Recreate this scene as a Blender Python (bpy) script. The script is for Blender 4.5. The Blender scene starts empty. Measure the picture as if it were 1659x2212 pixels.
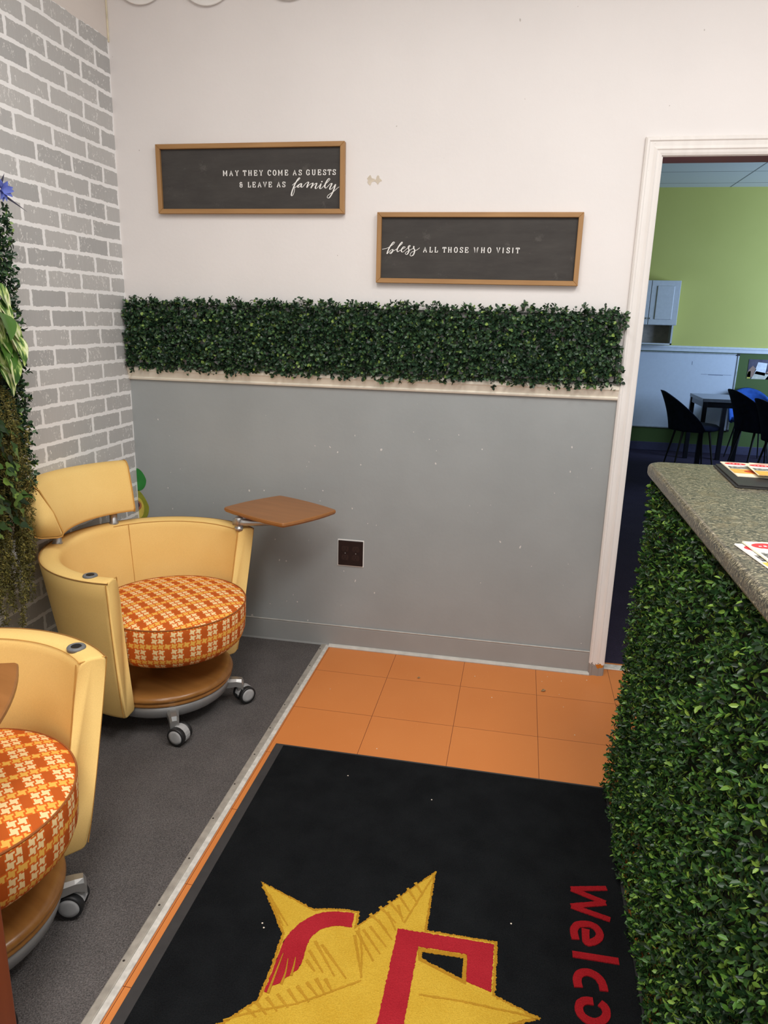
import bpy, bmesh, math, random
import numpy as np
from mathutils import Vector, Matrix
random.seed(7); rng = np.random.default_rng(11)
S = bpy.context.scene; COL = S.collection
R = math.radians

# ------------------------------------------------------------------ camera, world, lights, exposure
cam_d = bpy.data.cameras.new('camera'); cam = bpy.data.objects.new('camera', cam_d); COL.objects.link(cam)
cam_d.sensor_fit = 'VERTICAL'; cam_d.sensor_height = 36.0; cam_d.lens = 36.0*1547.99649/2212.0
cam_d.clip_start = 0.05; cam_d.clip_end = 60
cam.matrix_world = Matrix.Translation((1.77649, -2.89648, 1.43682)) @ Matrix.Rotation(0.18154, 4, 'Z') @ Matrix.Rotation(1.30841, 4, 'X') @ Matrix.Rotation(0.02640, 4, 'Z')
S.camera = cam
S.view_settings.view_transform = 'Standard'; S.view_settings.look = 'None'
S.view_settings.exposure = 0.26; S.view_settings.gamma = 1.0; S.view_settings.use_curve_mapping = False
w = bpy.data.worlds.new('world'); S.world = w; w.use_nodes = True
w.node_tree.nodes['Background'].inputs[0].default_value = (0.97, 0.985, 1.0, 1)
w.node_tree.nodes['Background'].inputs[1].default_value = 0.72
def area(name, loc, aim, sx, sy, power, colr, spread=180):
    l = bpy.data.lights.new(name, 'AREA'); l.shape = 'RECTANGLE'; l.size = sx; l.size_y = sy
    l.energy = power; l.color = colr; l.spread = R(spread)
    o = bpy.data.objects.new(name, l); COL.objects.link(o); o.location = loc
    o.rotation_euler = (Vector(aim)-Vector(loc)).to_track_quat('-Z', 'Y').to_euler()
    return o
WARM = (1.0, 0.985, 0.965)
area('ceiling_lamp_right', (2.55, -1.75, 2.90), (2.55, -1.75, 0), 0.6, 1.2, 30, WARM)
area('fill_light_middle', (1.25, -1.75, 2.90), (1.25, -1.75, 0), 0.6, 1.2, 19, WARM)  # added fill light, evens the wall brightness towards the left
area('ceiling_lamp_rear', (1.55, -3.5, 2.90), (1.55, -3.5, 0), 0.6, 1.2, 34, WARM)
area('far_room_window_light', (6.35, 4.3, 1.55), (4.2, 6.0, 1.5), 1.6, 1.3, 105, (0.47, 0.67, 1.0))

# ------------------------------------------------------------------ helpers
def lin(r, g, b):
    f = lambda c: (c/255)/12.92 if c <= 10 else (((c/255)+0.055)/1.055)**2.4
    return (f(r), f(g), f(b), 1.0)
class M:
    def __init__(s, name):
        s.m = bpy.data.materials.new(name); s.m.use_nodes = True; s.t = s.m.node_tree; s.N = s.t.nodes
        s.b = s.N['Principled BSDF']
    def n(s, typ, **kw):
        x = s.N.new(typ)
        for k, v in kw.items():
            if hasattr(x, k): setattr(x, k, v)
            else: raise KeyError(k)
        return x
    def put(s, sock, v):
        if hasattr(v, 'is_output') or isinstance(v, bpy.types.NodeSocket): s.t.links.new(v, sock)
        else: sock.default_value = v
    def math(s, op, a, b=0.0, c=0.0, clamp=False):
        x = s.n('ShaderNodeMath', operation=op); x.use_clamp = clamp
        for i, v in enumerate((a, b, c)): s.put(x.inputs[i], v)
        return x.outputs[0]
    def mix(s, f, a, b, bt='MIX'):
        x = s.n('ShaderNodeMix', data_type='RGBA', blend_type=bt)
        s.put(x.inputs[0], f); s.put(x.inputs[6], a); s.put(x.inputs[7], b); return x.outputs[2]
    def obj(s): return s.n('ShaderNodeTexCoord').outputs['Object']
    def uv(s): return s.n('ShaderNodeTexCoord').outputs['UV']
    def map(s, v, sc=(1, 1, 1), loc=(0, 0, 0), rot=(0, 0, 0)):
        x = s.n('ShaderNodeMapping'); s.put(x.inputs[0], v); x.inputs[1].default_value = loc
        x.inputs[2].default_value = rot; x.inputs[3].default_value = sc; return x.outputs[0]
    def noise(s, v, scale, detail=2.0, rough=.5, out=0):
        x = s.n('ShaderNodeTexNoise'); s.put(x.inputs['Vector'], v); x.inputs['Scale'].default_value = scale
        x.inputs['Detail'].default_value = detail; x.inputs['Roughness'].default_value = rough; return x.outputs[out]
    def sep(s, v):
        x = s.n('ShaderNodeSeparateXYZ'); s.put(x.inputs[0], v); return x.outputs
    def comb(s, x, y, z=0.0):
        q = s.n('ShaderNodeCombineXYZ'); s.put(q.inputs[0], x); s.put(q.inputs[1], y); s.put(q.inputs[2], z); return q.outputs[0]
    def ramp(s, f, stops, interp='LINEAR'):
        x = s.n('ShaderNodeValToRGB'); s.put(x.inputs[0], f); r = x.color_ramp; r.interpolation = interp
        while len(r.elements) < len(stops): r.elements.new(0.5)
        for e, (p, c) in zip(r.elements, stops): e.position = p; e.color = c if hasattr(c, '__len__') else (c, c, c, 1)
        return x.outputs[0]
    def bump(s, h, strength=.3, dist=.002):
        x = s.n('ShaderNodeBump'); s.put(x.inputs['Height'], h); x.inputs['Strength'].default_value = strength
        x.inputs['Distance'].default_value = dist; s.t.links.new(x.outputs[0], s.b.inputs['Normal'])
    def set(s, col=None, rough=None, metal=None, spec=None):
        if col is not None: s.put(s.b.inputs['Base Color'], col)
        if rough is not None: s.put(s.b.inputs['Roughness'], rough)
        if metal is not None: s.put(s.b.inputs['Metallic'], metal)
        if spec is not None: s.b.inputs['Specular IOR Level'].default_value = spec
        return s.m
def plain(name, rgb, rough=.5, metal=0., var=.06, scale=30, spec=.5):
    """a coloured material with faint procedural mottling"""
    m = M(name); c = lin(*rgb); n = m.noise(m.obj(), scale, 3)
    d = tuple(x*(1-var*2.2) for x in c[:3])+(1,); e = tuple(min(1, x*(1+var*2.2)) for x in c[:3])+(1,)
    return m.set(m.ramp(n, [(.3, d), (.7, e)]), rough, metal, spec)

def obj(name, me_or_bm, mat=None, parent=None, smooth=False, kind=None):
    if isinstance(me_or_bm, bmesh.types.BMesh):
        me = bpy.data.meshes.new(name); bmesh.ops.recalc_face_normals(me_or_bm, faces=me_or_bm.faces); me_or_bm.to_mesh(me); me_or_bm.free()
    else: me = me_or_bm
    me.name = name
    if mat is not None:
        for q in (mat if isinstance(mat, (list, tuple)) else [mat]): me.materials.append(q)
    if smooth: me.polygons.foreach_set('use_smooth', [True]*len(me.polygons))
    o = bpy.data.objects.new(name, me); COL.objects.link(o)
    if parent: o.parent = parent
    if kind: o['kind'] = kind
    return o
def thing(name, label, cat, loc=(0, 0, 0), rotz=0, group=None):
    o = bpy.data.objects.new(name, None); COL.objects.link(o); o.empty_display_size = .05
    o.location = loc; o.rotation_euler = (0, 0, rotz); o['label'] = label; o['category'] = cat
    if group: o['group'] = group
    return o
def tag(o, label, cat, group=None, kind=None):
    o['label'] = label; o['category'] = cat
    if group: o['group'] = group
    if kind: o['kind'] = kind
    return o
def pydata(verts, faces, smooth=False):
    me = bpy.data.meshes.new('m'); me.from_pydata([tuple(map(float, v)) for v in verts], [], faces); me.update()
    if smooth: me.polygons.foreach_set('use_smooth', [True]*len(me.polygons))
    return me
def box(bm, x0, x1, y0, y1, z0, z1, bev=0., seg=2, mi=0):
    vs = [bm.verts.new(p) for p in ((x0, y0, z0), (x1, y0, z0), (x1, y1, z0), (x0, y1, z0), (x0, y0, z1), (x1, y0, z1), (x1, y1, z1), (x0, y1, z1))]
    fs = [bm.faces.new([vs[i] for i in q]) for q in ((0, 3, 2, 1), (4, 5, 6, 7), (0, 1, 5, 4), (1, 2, 6, 5), (2, 3, 7, 6), (3, 0, 4, 7))]
    for f in fs: f.material_index = mi
    if bev > 0:
        es = list({e for f in fs for e in f.edges})
        bmesh.ops.bevel(bm, geom=es, offset=bev, segments=seg, affect='EDGES', profile=.5)
    return vs
def BX(*a, **k):
    bm = bmesh.new(); box(bm, *a, **k); return bm
def lathe(bm, prof, n=48, cx=0, cy=0, a0=0.0, cap=True):
    rings = []
    for r, z in prof:
        if r < 1e-6: rings.append([bm.verts.new((cx, cy, z))])
        else: rings.append([bm.verts.new((cx+r*math.cos(a0+2*math.pi*i/n), cy+r*math.sin(a0+2*math.pi*i/n), z)) for i in range(n)])
    for A, B in zip(rings, rings[1:]):
        for i in range(n):
            j = (i+1) % n
            if len(A) == 1 and len(B) == 1: continue
            if len(A) == 1: bm.faces.new((A[0], B[i], B[j]))
            elif len(B) == 1: bm.faces.new((A[i], A[j], B[0]))
            else: bm.faces.new((A[i], A[j], B[j], B[i]))
    if cap:
        for Q in (rings[0], rings[-1]):
            if len(Q) > 1: bm.faces.new(Q)
def LA(prof, n=48, **k):
    bm = bmesh.new(); lathe(bm, prof, n, **k); return bm
def tube(bm, pts, r, n=8, closed=False, cap=True):
    P = [Vector(p) for p in pts]; m = len(P); rr = r if hasattr(r, '__len__') else [r]*m
    rings = []; up = None
    for i in range(m):
        if closed: t = P[(i+1) % m]-P[i-1]
        else: t = P[min(i+1, m-1)]-P[max(i-1, 0)]
        t.normalize()
        if up is None:
            up = Vector((0, 0, 1)) if abs(t.z) < .9 else Vector((1, 0, 0))
        a = t.cross(up); a.normalize(); b = a.cross(t); b.normalize(); up = b
        rings.append([bm.verts.new(P[i]+rr[i]*(math.cos(2*math.pi*k/n)*a+math.sin(2*math.pi*k/n)*b)) for k in range(n)])
    rng_ = range(m) if closed else range(m-1)
    for i in rng_:
        A, B = rings[i], rings[(i+1) % m]
        for k in range(n): bm.faces.new((A[k], A[(k+1) % n], B[(k+1) % n], B[k]))
    if cap and not closed:
        bm.faces.new(rings[0]); bm.faces.new(rings[-1])
def TU(pts, r, n=8, **k):
    bm = bmesh.new(); tube(bm, pts, r, n, **k); return bm
def sweep(bm, path, prof, closed_prof=True):
    """path in (x,z); profile points (a,b): a = offset to the path's left in the plane, b = towards the room (-y)."""
    n = len(path); rings = []
    for i in range(n):
        p = Vector(path[i]); d0 = (p-Vector(path[i-1])).normalized() if i > 0 else None
        d1 = (Vector(path[i+1])-p).normalized() if i < n-1 else None
        if d0 is None: d0 = d1
        if d1 is None: d1 = d0
        n0 = Vector((-d0.y, d0.x)); n1 = Vector((-d1.y, d1.x)); m = (n0+n1).normalized(); k = 1/max(.2, m.dot(n0))
        rings.append([bm.verts.new((p.x+m.x*a*k, -b, p.y+m.y*a*k)) for a, b in prof])
    q = len(prof)
    for A, B in zip(rings, rings[1:]):
        for j in range(q if closed_prof else q-1): bm.faces.new((A[j], A[(j+1) % q], B[(j+1) % q], B[j]))
    bm.faces.new(rings[0]); bm.faces.new(rings[-1])
def prism(bm, pts, z0, z1, holes=None):
    """extruded polygon (triangulated caps), pts as 3D-mapping function applied by caller"""
    vs0 = [bm.verts.new((x, y, z0)) for x, y in pts]; vs1 = [bm.verts.new((x, y, z1)) for x, y in pts]
    n = len(pts)
    for i in range(n): bm.faces.new((vs0[i], vs0[(i+1) % n], vs1[(i+1) % n], vs1[i]))
    f0 = bm.faces.new(vs0); f1 = bm.faces.new(vs1)
    bmesh.ops.triangulate(bm, faces=[f0, f1])
def catmull(P, k=6):
    P = [np.array(p, float) for p in P]; out = []
    for i in range(len(P)-1):
        p0, p1, p2, p3 = P[max(i-1, 0)], P[i], P[i+1], P[min(i+2, len(P)-1)]
        for t in np.linspace(0, 1, k, endpoint=False):
            out.append(.5*((2*p1)+(-p0+p2)*t+(2*p0-5*p1+4*p2-p3)*t*t+(-p0+3*p1-3*p2+p3)*t**3))
    out.append(P[-1]); return out
RC = [0]
def ribbon(bm, pts, wfun, d0, d1, put, mi=0):
    """flat stroke with thickness: put(a,b,d) maps plane coordinates and depth to 3D"""
    n = len(pts); L = []; RC[0] += 1; lift = (RC[0] % 14)*.00007*(1 if d1 > d0 else -1)   # crossing strokes never lie in one plane
    D1 = d1
    for i in range(n):
        d1 = D1+lift+(.0002*i/n)*(1 if D1 > d0 else -1)
        t = np.array(pts[min(i+1, n-1)])-np.array(pts[max(i-1, 0)]); l = np.hypot(*t) or 1; t = t/l
        h = wfun(t, i/(n-1))/2; nn = np.array((-t[1], t[0]))*h; p = np.array(pts[i])
        L.append([bm.verts.new(put(*(p+nn), d1)), bm.verts.new(put(*(p-nn), d1)), bm.verts.new(put(*(p-nn), d0)), bm.verts.new(put(*(p+nn), d0))])
    for A, B in zip(L, L[1:]):
        for j in range(4): bm.faces.new((A[j], A[(j+1) % 4], B[(j+1) % 4], B[j])).material_index = mi
    bm.faces.new(L[0]); bm.faces.new(L[-1])
def copy_tree(o, parent=None):
    c = o.copy(); COL.objects.link(c)
    if parent: c.parent = parent
    for ch in list(o.children): copy_tree(ch, c)
    return c
def jit(p, s): return p + rng.normal(0, s, p.shape)

def leaf_mesh(base, axis, normal, length, width, fold=.18, curl=.15):
    """many separate oval leaves in one mesh: base (N,3), axis (N,3), normal (N,3), length, width (N,)"""
    a = axis/np.linalg.norm(axis, axis=1, keepdims=True)
    s = np.cross(a, normal); s /= np.linalg.norm(s, axis=1, keepdims=True)+1e-9
    nn = np.cross(s, a); l = length[:, None]; wd = width[:, None]
    V = np.stack([base,
                  base+a*l*.30+s*wd*.46+nn*wd*fold, base+a*l*.70+s*wd*.44+nn*(wd*fold-l*curl*.5),
                  base+a*l-nn*l*curl,
                  base+a*l*.70-s*wd*.44+nn*(wd*fold-l*curl*.5), base+a*l*.30-s*wd*.46+nn*wd*fold], axis=1)
    N = len(base); me = bpy.data.meshes.new('leaves'); me.vertices.add(N*6); me.vertices.foreach_set('co', V.reshape(-1))
    idx = np.arange(N)[:, None]*6
    F = np.concatenate([idx+np.array([[0, 1, 2, 3]]), idx+np.array([[0, 3, 4, 5]])], axis=1).reshape(-1)
    me.loops.add(N*8); me.loops.foreach_set('vertex_index', F.astype(np.int32))
    me.polygons.add(N*2); me.polygons.foreach_set('loop_start', np.arange(0, N*8, 4, dtype=np.int32))
    me.polygons.foreach_set('loop_total', np.full(N*2, 4, dtype=np.int32))
    me.update(); me.validate(); return me
def sprigs(centres, out, up, per, length, width, spread=(25, 75), stem=.012):
    """rosettes of leaves on short stems growing along out"""
    N = len(centres); out = out/np.linalg.norm(out, axis=1, keepdims=True)
    e1 = np.cross(out, up); e1 /= np.linalg.norm(e1, axis=1, keepdims=True); e2 = np.cross(out, e1)
    B = []; A = []; NN = []; Ls = []; W = []
    ph0 = rng.uniform(0, 6.28, N)
    for k in range(per):
        ph = ph0+k*2.4+rng.normal(0, .25, N); th = np.radians(rng.uniform(spread[0], spread[1], N))
        rad = np.cos(ph)[:, None]*e1+np.sin(ph)[:, None]*e2
        ax = np.cos(th)[:, None]*out+np.sin(th)[:, None]*rad
        nrm = np.sin(th)[:, None]*out-np.cos(th)[:, None]*rad
        B.append(centres+out*(stem*(k/per-.5))+rad*.001); A.append(ax); NN.append(nrm+rng.normal(0, .25, nrm.shape))
        q = rng.uniform(.75, 1.15, N); Ls.append(length*q); W.append(width*q*rng.uniform(.85, 1.1, N))
    return leaf_mesh(np.concatenate(B), np.concatenate(A), np.concatenate(NN), np.concatenate(Ls), np.concatenate(W))

# ------------------------------------------------------------------ materials
def leaf_mat(name, stops, rough=.38, trans=.18):
    m = M(name); g = m.n('ShaderNodeNewGeometry')
    c = m.ramp(g.outputs['Random Per Island'], [(p, lin(*q)) for p, q in stops])
    m.set(c, rough, 0, .45)
    tr = m.n('ShaderNodeBsdfTranslucent'); m.put(tr.inputs[0], c)
    mx = m.n('ShaderNodeMixShader'); mx.inputs[0].default_value = trans
    m.t.links.new(m.b.outputs[0], mx.inputs[1]); m.t.links.new(tr.outputs[0], mx.inputs[2])
    m.t.links.new(mx.outputs[0], m.N['Material Output'].inputs[0]); return m.m
BOX_WALL = leaf_mat('boxwood_dark', [(0, (30, 48, 36)), (.45, (46, 72, 50)), (.8, (70, 100, 68)), (.94, (92, 124, 74)), (1, (146, 174, 84))], .28)
BOX_CTR = leaf_mat('boxwood_fresh', [(0, (24, 44, 26)), (.4, (40, 70, 38)), (.68, (60, 100, 46)), (.86, (92, 140, 56)), (1, (158, 194, 84))], .32)
def wall_paint():
    m = M('wall_two_tone'); o = m.obj(); z = m.sep(o)[2]
    up = m.ramp(m.noise(o, 2.2, 4), [(.3, lin(226, 221, 218)), (.7, lin(232, 227, 224))])
    lo = m.ramp(m.noise(o, 3.0, 4), [(.3, lin(152, 156, 156)), (.7, lin(161, 165, 165))])
    c = m.mix(m.math('LESS_THAN', z, 1.19), up, lo)
    # pale nicks in the paint
    n = m.noise(m.map(o, (1, 1, .7)), 60, 1, .4)
    chips = m.math('MULTIPLY', m.math('GREATER_THAN', n, .75), m.math('GREATER_THAN', m.noise(o, 4, 2), .52))
    chips = m.math('MULTIPLY', chips, m.math('LESS_THAN', z, 1.19))
    c = m.mix(m.math('MULTIPLY', chips, .8), c, lin(222, 218, 212))
    n2 = m.noise(m.map(o, (1, 1, .8), (5, 2, 9)), 45, 1, .4)
    c = m.mix(m.math('MULTIPLY', m.math('MULTIPLY', m.math('GREATER_THAN', n2, .80), m.math('GREATER_THAN', z, 1.19)), .6), c, lin(160, 152, 144))
    m.bump(m.noise(o, 60, 4), .12, .004)
    return m.set(c, .55, 0, .35)
def brick_mat():
    m = M('painted_brick'); o = m.obj(); x, y, z = m.sep(o)
    v = m.comb(m.math('ADD', y, .10135+.0015+2.027), m.math('SUBTRACT', z, .8995-.0681*20), 0)
    nz = m.noise(o, 38, 3, .6, 1); nz2 = m.noise(o, 9, 2, .5, 1)
    d = m.n('ShaderNodeVectorMath', operation='SUBTRACT'); m.put(d.inputs[0], nz); d.inputs[1].default_value = (.5, .5, .5)
    d2 = m.n('ShaderNodeVectorMath', operation='SCALE'); m.put(d2.inputs[0], d.outputs[0]); d2.inputs['Scale'].default_value = .014
    d3 = m.n('ShaderNodeVectorMath', operation='ADD'); m.put(d3.inputs[0], v); m.put(d3.inputs[1], d2.outputs[0])
    b = m.n('ShaderNodeTexBrick'); m.put(b.inputs['Vector'], d3.outputs[0]); b.offset = .5; b.offset_frequency = 2; b.squash = 1
    b.inputs['Scale'].default_value = 1; b.inputs['Mortar Size'].default_value = .0074; b.inputs['Mortar Smooth'].default_value = .12
    b.inputs['Bias'].default_value = -.15; b.inputs['Brick Width'].default_value = .2027; b.inputs['Row Height'].default_value = .0681
    b.inputs['Color1'].default_value = lin(186, 184, 180); b.inputs['Color2'].default_value = lin(148, 148, 146); b.inputs['Mortar'].default_value = lin(226, 224, 220)
    c = b.outputs['Color']
    st = m.noise(m.map(o, (1, 60, 6)), 3.0, 4, .6)                 # dry-brushed vertical streaks
    c = m.mix(.35, c, m.ramp(st, [(.3, lin(150, 148, 144)), (.7, lin(200, 198, 194))]), 'MULTIPLY')
    c = m.mix(.30, c, lin(235, 236, 236))
    sp = m.math('MULTIPLY', m.math('GREATER_THAN', m.noise(m.map(o, (1, 1, .55)), 125, 3, .7), .60), m.math('GREATER_THAN', m.noise(o, 15, 2, .5), .52))
    c = m.mix(m.math('MULTIPLY', sp, .85), c, lin(232, 231, 228))
    c = m.mix(b.outputs['Fac'], c, lin(243, 243, 242))
    edge = m.math('ADD', z, m.math('MULTIPLY', m.math('SUBTRACT', m.noise(o, 40, 3), .5), .012))
    top = m.math('GREATER_THAN', edge, 2.4595)
    c = m.mix(top, c, lin(224, 216, 209))
    h = m.math('SUBTRACT', 1.0, b.outputs['Fac']); m.bump(h, .25, .002)
    return m.set(c, .6, 0, .3)
def tile_mat():
    m = M('orange_vinyl_tile'); o = m.obj()
    tx, ty = 1.31945, -0.23849
    v = m.map(o, (1, 1, 1), (-tx+.3048*20, -ty+.3048*20, 0))
    b = m.n('ShaderNodeTexBrick'); m.put(b.inputs['Vector'], v); b.offset = 0; b.squash = 1
    b.inputs['Scale'].default_value = 1; b.inputs['Mortar Size'].default_value = .0009; b.inputs['Mortar Smooth'].default_value = 0
    b.inputs['Brick Width'].default_value = .3048; b.inputs['Row Height'].default_value = .3048; b.inputs['Bias'].default_value = 0
    b.inputs['Color1'].default_value = lin(212, 130, 66); b.inputs['Color2'].default_value = lin(206, 124, 62); b.inputs['Mortar'].default_value = lin(118, 58, 22)
    c = b.outputs['Color']
    c = m.mix(.5, c, m.mix(m.noise(o, 3.5, 3), lin(200, 116, 54), lin(218, 138, 74)))
    fl = m.noise(m.map(o, (40, 9, 1)), 6, 2, .5)
    c = m.mix(m.math('MULTIPLY', m.math('GREATER_THAN', fl, .70), .35), c, lin(224, 160, 105))
    c = m.mix(b.outputs['Fac'], c, lin(120, 60, 26))
    m.bump(m.noise(o, 14, 3), .05, .004)
    return m.set(c, .42, 0, .4)
def carpet_mat(name, a, b2, sc=420):
    m = M(name); o = m.obj(); n = m.noise(o, sc, 3, .7); n2 = m.noise(o, 7, 3)
    c = m.ramp(n, [(.32, lin(*a)), (.68, lin(*b2))])
    c = m.mix(.16, c, m.ramp(n2, [(.3, lin(*a)), (.7, lin(*b2))]))
    m.bump(m.noise(o, sc*.8, 2, .7), 1.0, .006); return m.set(c, .95, 0, .1)
def wood_mat(name, a, b2, axis='X', rough=.38, scale=1.0):
    m = M(name); o = m.obj()
    sc = {'X': (2, 26, 26), 'Y': (26, 2, 26), 'Z': (26, 26, 2)}[axis]
    n = m.noise(m.map(o, tuple(k*scale for k in sc)), 1.6, 5, .6); n2 = m.noise(o, 3*scale, 2)
    c = m.ramp(n, [(.25, lin(*a)), (.75, lin(*b2))]); c = m.mix(.25, c, m.ramp(n2, [(.3, lin(*a)), (.7, lin(*b2))]))
    kn = m.n('ShaderNodeTexVoronoi'); m.put(kn.inputs['Vector'], m.map(o, (3.2, 3.2, 3.2))); kn.inputs['Scale'].default_value = 1.0
    m.bump(n, .05, .001); return m.set(c, rough, 0, .45)
def houndstooth():
    m = M('pinwheel_check_fabric'); u, v, _ = m.sep(m.uv())
    fu = m.math('FRACT', u); fv = m.math('FRACT', v)
    iu = m.math('FLOORED_MODULO', m.math('FLOOR', u), 3.0); iv = m.math('FLOORED_MODULO', m.math('FLOOR', v), 3.0)
    def rect(a, b, c, d):
        x = m.math('MULTIPLY', m.math('GREATER_THAN', fu, a), m.math('LESS_THAN', fu, b))
        y = m.math('MULTIPLY', m.math('GREATER_THAN', fv, c), m.math('LESS_THAN', fv, d)); return m.math('MULTIPLY', x, y)
    acc = rect(.16, .80, .20, .84)
    for r in ((.80, 1.1, .60, .84), (-.1, .16, .20, .43), (.16, .39, .84, 1.1), (.57, .80, -.1, .20)): acc = m.math('MAXIMUM', acc, rect(*r))
    rowy = m.math('LESS_THAN', iv, .5); coly = m.math('LESS_THAN', iu, .5)
    none = m.math('MULTIPLY', coly, m.math('SUBTRACT', 1.0, rowy))
    acc = m.math('MULTIPLY', acc, m.math('SUBTRACT', 1.0, none))
    wv = m.noise(m.map(m.uv(), (40, 40, 1)), 3, 2)
    base = m.ramp(wv, [(.3, lin(204, 90, 26)), (.7, lin(224, 110, 38))])
    base = m.mix(m.math('MULTIPLY', rowy, .35), base, lin(232, 112, 34))
    base = m.mix(m.math('MULTIPLY', none, .45), base, lin(164, 76, 26))
    motif = m.mix(rowy, lin(246, 216, 158), lin(240, 184, 84))
    c = m.mix(acc, base, motif)
    m.bump(wv, .25, .0008); return m.set(c, .8, 0, .2)
def fabric(name, rgb, rgb2):
    m = M(name); o = m.obj(); n = m.noise(o, 5, 3); f = m.noise(o, 500, 2, .7)
    c = m.ramp(n, [(.3, lin(*rgb)), (.7, lin(*rgb2))]); c = m.mix(.12, c, m.ramp(f, [(.3, lin(140, 100, 40)), (.7, lin(255, 225, 150))]))
    m.bump(f, .15, .0006); return m.set(c, .85, 0, .25)
def laminate():
    m = M('speckled_laminate'); o = m.obj()
    w = m.n('ShaderNodeVectorMath', operation='SCALE'); m.put(w.inputs[0], m.noise(o, 22, 2, .5, 1)); w.inputs['Scale'].default_value = .035
    q = m.n('ShaderNodeVectorMath', operation='ADD'); m.put(q.inputs[0], o); m.put(q.inputs[1], w.outputs[0])
    n = m.noise(m.map(q.outputs[0], (44, 160, 80)), 2.0, 4, .65); n2 = m.noise(m.map(q.outputs[0], (60, 225, 105), (3, 1, 4)), 2.0, 3, .6)
    c = m.ramp(n, [(.30, lin(34, 33, 30)), (.48, lin(70, 67, 57)), (.62, lin(128, 120, 98))])
    c = m.mix(m.math('GREATER_THAN', n2, .60), c, lin(186, 177, 148))
    c = m.mix(m.math('MULTIPLY', m.math('GREATER_THAN', m.noise(o, 26, 2), .6), .3), c, lin(112, 98, 70))
    return m.set(c, .30, 0, .5)
def pile(name, a, b2):
    m = M(name); o = m.obj(); n = m.noise(o, 330, 3, .7); n2 = m.noise(o, 11, 4)
    c = m.ramp(n, [(.3, lin(*a)), (.7, lin(*b2))]); c = m.mix(.3, c, m.ramp(n2, [(.35, lin(*a)), (.65, lin(*b2))]))
    m.bump(n, 1.0, .005); return m.set(c, 1.0, 0, .05)
PAINT = wall_paint(); BRICK = brick_mat(); TILE = tile_mat()
CARPET = carpet_mat('charcoal_carpet', (62, 60, 59), (126, 120, 118), 300)
FARCARPET = carpet_mat('plum_carpet', (40, 36, 50), (70, 62, 84), 260)
WHITE = plain('white_gloss_paint', (230, 222, 214), .38, 0, .02, 12)
RAILP = plain('cream_rail_paint', (232, 224, 208), .45, 0, .04, 9)
GREYP = plain('grey_vinyl_base', (152, 153, 151), .5, 0, .02, 6)
CAULK = plain('pale_grey_caulk', (190, 188, 180), .6, 0, .06, 20)
STRIPG = plain('worn_grey_metal', (166, 160, 150), .5, .2, .08, 40)
STRIPW = plain('worn_white_strip', (206, 202, 194), .5, 0, .08, 60)
SCREW = plain('rusty_screw', (62, 54, 48), .6, .5)
REDWOOD = wood_mat('redbrown_stain', (128, 64, 40), (156, 84, 56), 'X', .4)
REDWOODZ = wood_mat('redbrown_post_stain', (122, 58, 34), (140, 70, 42), 'Z', .5)
FRAMEW = wood_mat('pine_frame_x', (144, 104, 60), (178, 136, 86), 'X', .5)
FRAMEZ = wood_mat('pine_frame_z', (144, 104, 60), (178, 136, 86), 'Z', .5)
CHERRY = wood_mat('cherry_tablet', (138, 90, 46), (162, 108, 60), 'X', .35)
BASEW = wood_mat('cherry_base', (132, 88, 42), (164, 114, 60), 'X', .28)
YEL = fabric('yellow_wool', (238, 198, 120), (244, 207, 131)); YELD = plain('dark_mustard_piping', (138, 98, 46), .8); YELP = plain('mustard_piping', (196, 146, 72), .8)
CHECK = houndstooth()
SILV = plain('silver_metal', (176, 176, 174), .35, .75, .03); SILP = plain('grey_metal_paint', (150, 150, 150), .45, .3, .03)
RUBBER = plain('black_rubber', (30, 30, 31), .5); HUBG = plain('grey_hub_plastic', (168, 168, 168), .4)
RINGG = plain('grey_grommet_plastic', (108, 110, 112), .4); HOLEK = plain('black_hole', (16, 16, 16), .6)
PILEK = pile('black_pile', (17, 18, 20), (37, 39, 41)); PILEG = pile('gold_pile', (216, 168, 50), (238, 198, 76))
PILEO = pile('ochre_pile', (184, 130, 36), (212, 158, 52)); PILES = pile('dark_gold_pile', (196, 144, 40), (218, 168, 58)); PILER = pile('red_pile', (172, 34, 46), (200, 52, 62)); PILET = pile('letter_red_pile', (158, 26, 34), (188, 40, 46))
RIM = plain('rubber_rim', (52, 50, 50), .7)
LAM = laminate()
def chalk():
    m = M('chalkboard'); o = m.obj(); n = m.noise(m.map(o, (2, 1, 9)), 3, 5, .65); s = m.noise(m.map(o, (1, 1, 1)), 14, 6, .75)
    c = m.ramp(n, [(.3, lin(62, 59, 57)), (.75, lin(74, 71, 68))]); c = m.mix(m.ramp(s, [(.60, 0.), (.78, .35)]), c, lin(132, 128, 122))
    return m.set(c, .8, 0, .25)
CHALK = chalk(); CHALKW = plain('white_sign_paint', (236, 234, 230), .7, 0, .02)
DKBROWN = plain('brown_outlet_plastic', (38, 24, 22), .35); DKB2 = plain('brown_receptacle', (52, 36, 32), .3); SLOT = plain('dark_slot', (12, 9, 9), .5)

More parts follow.
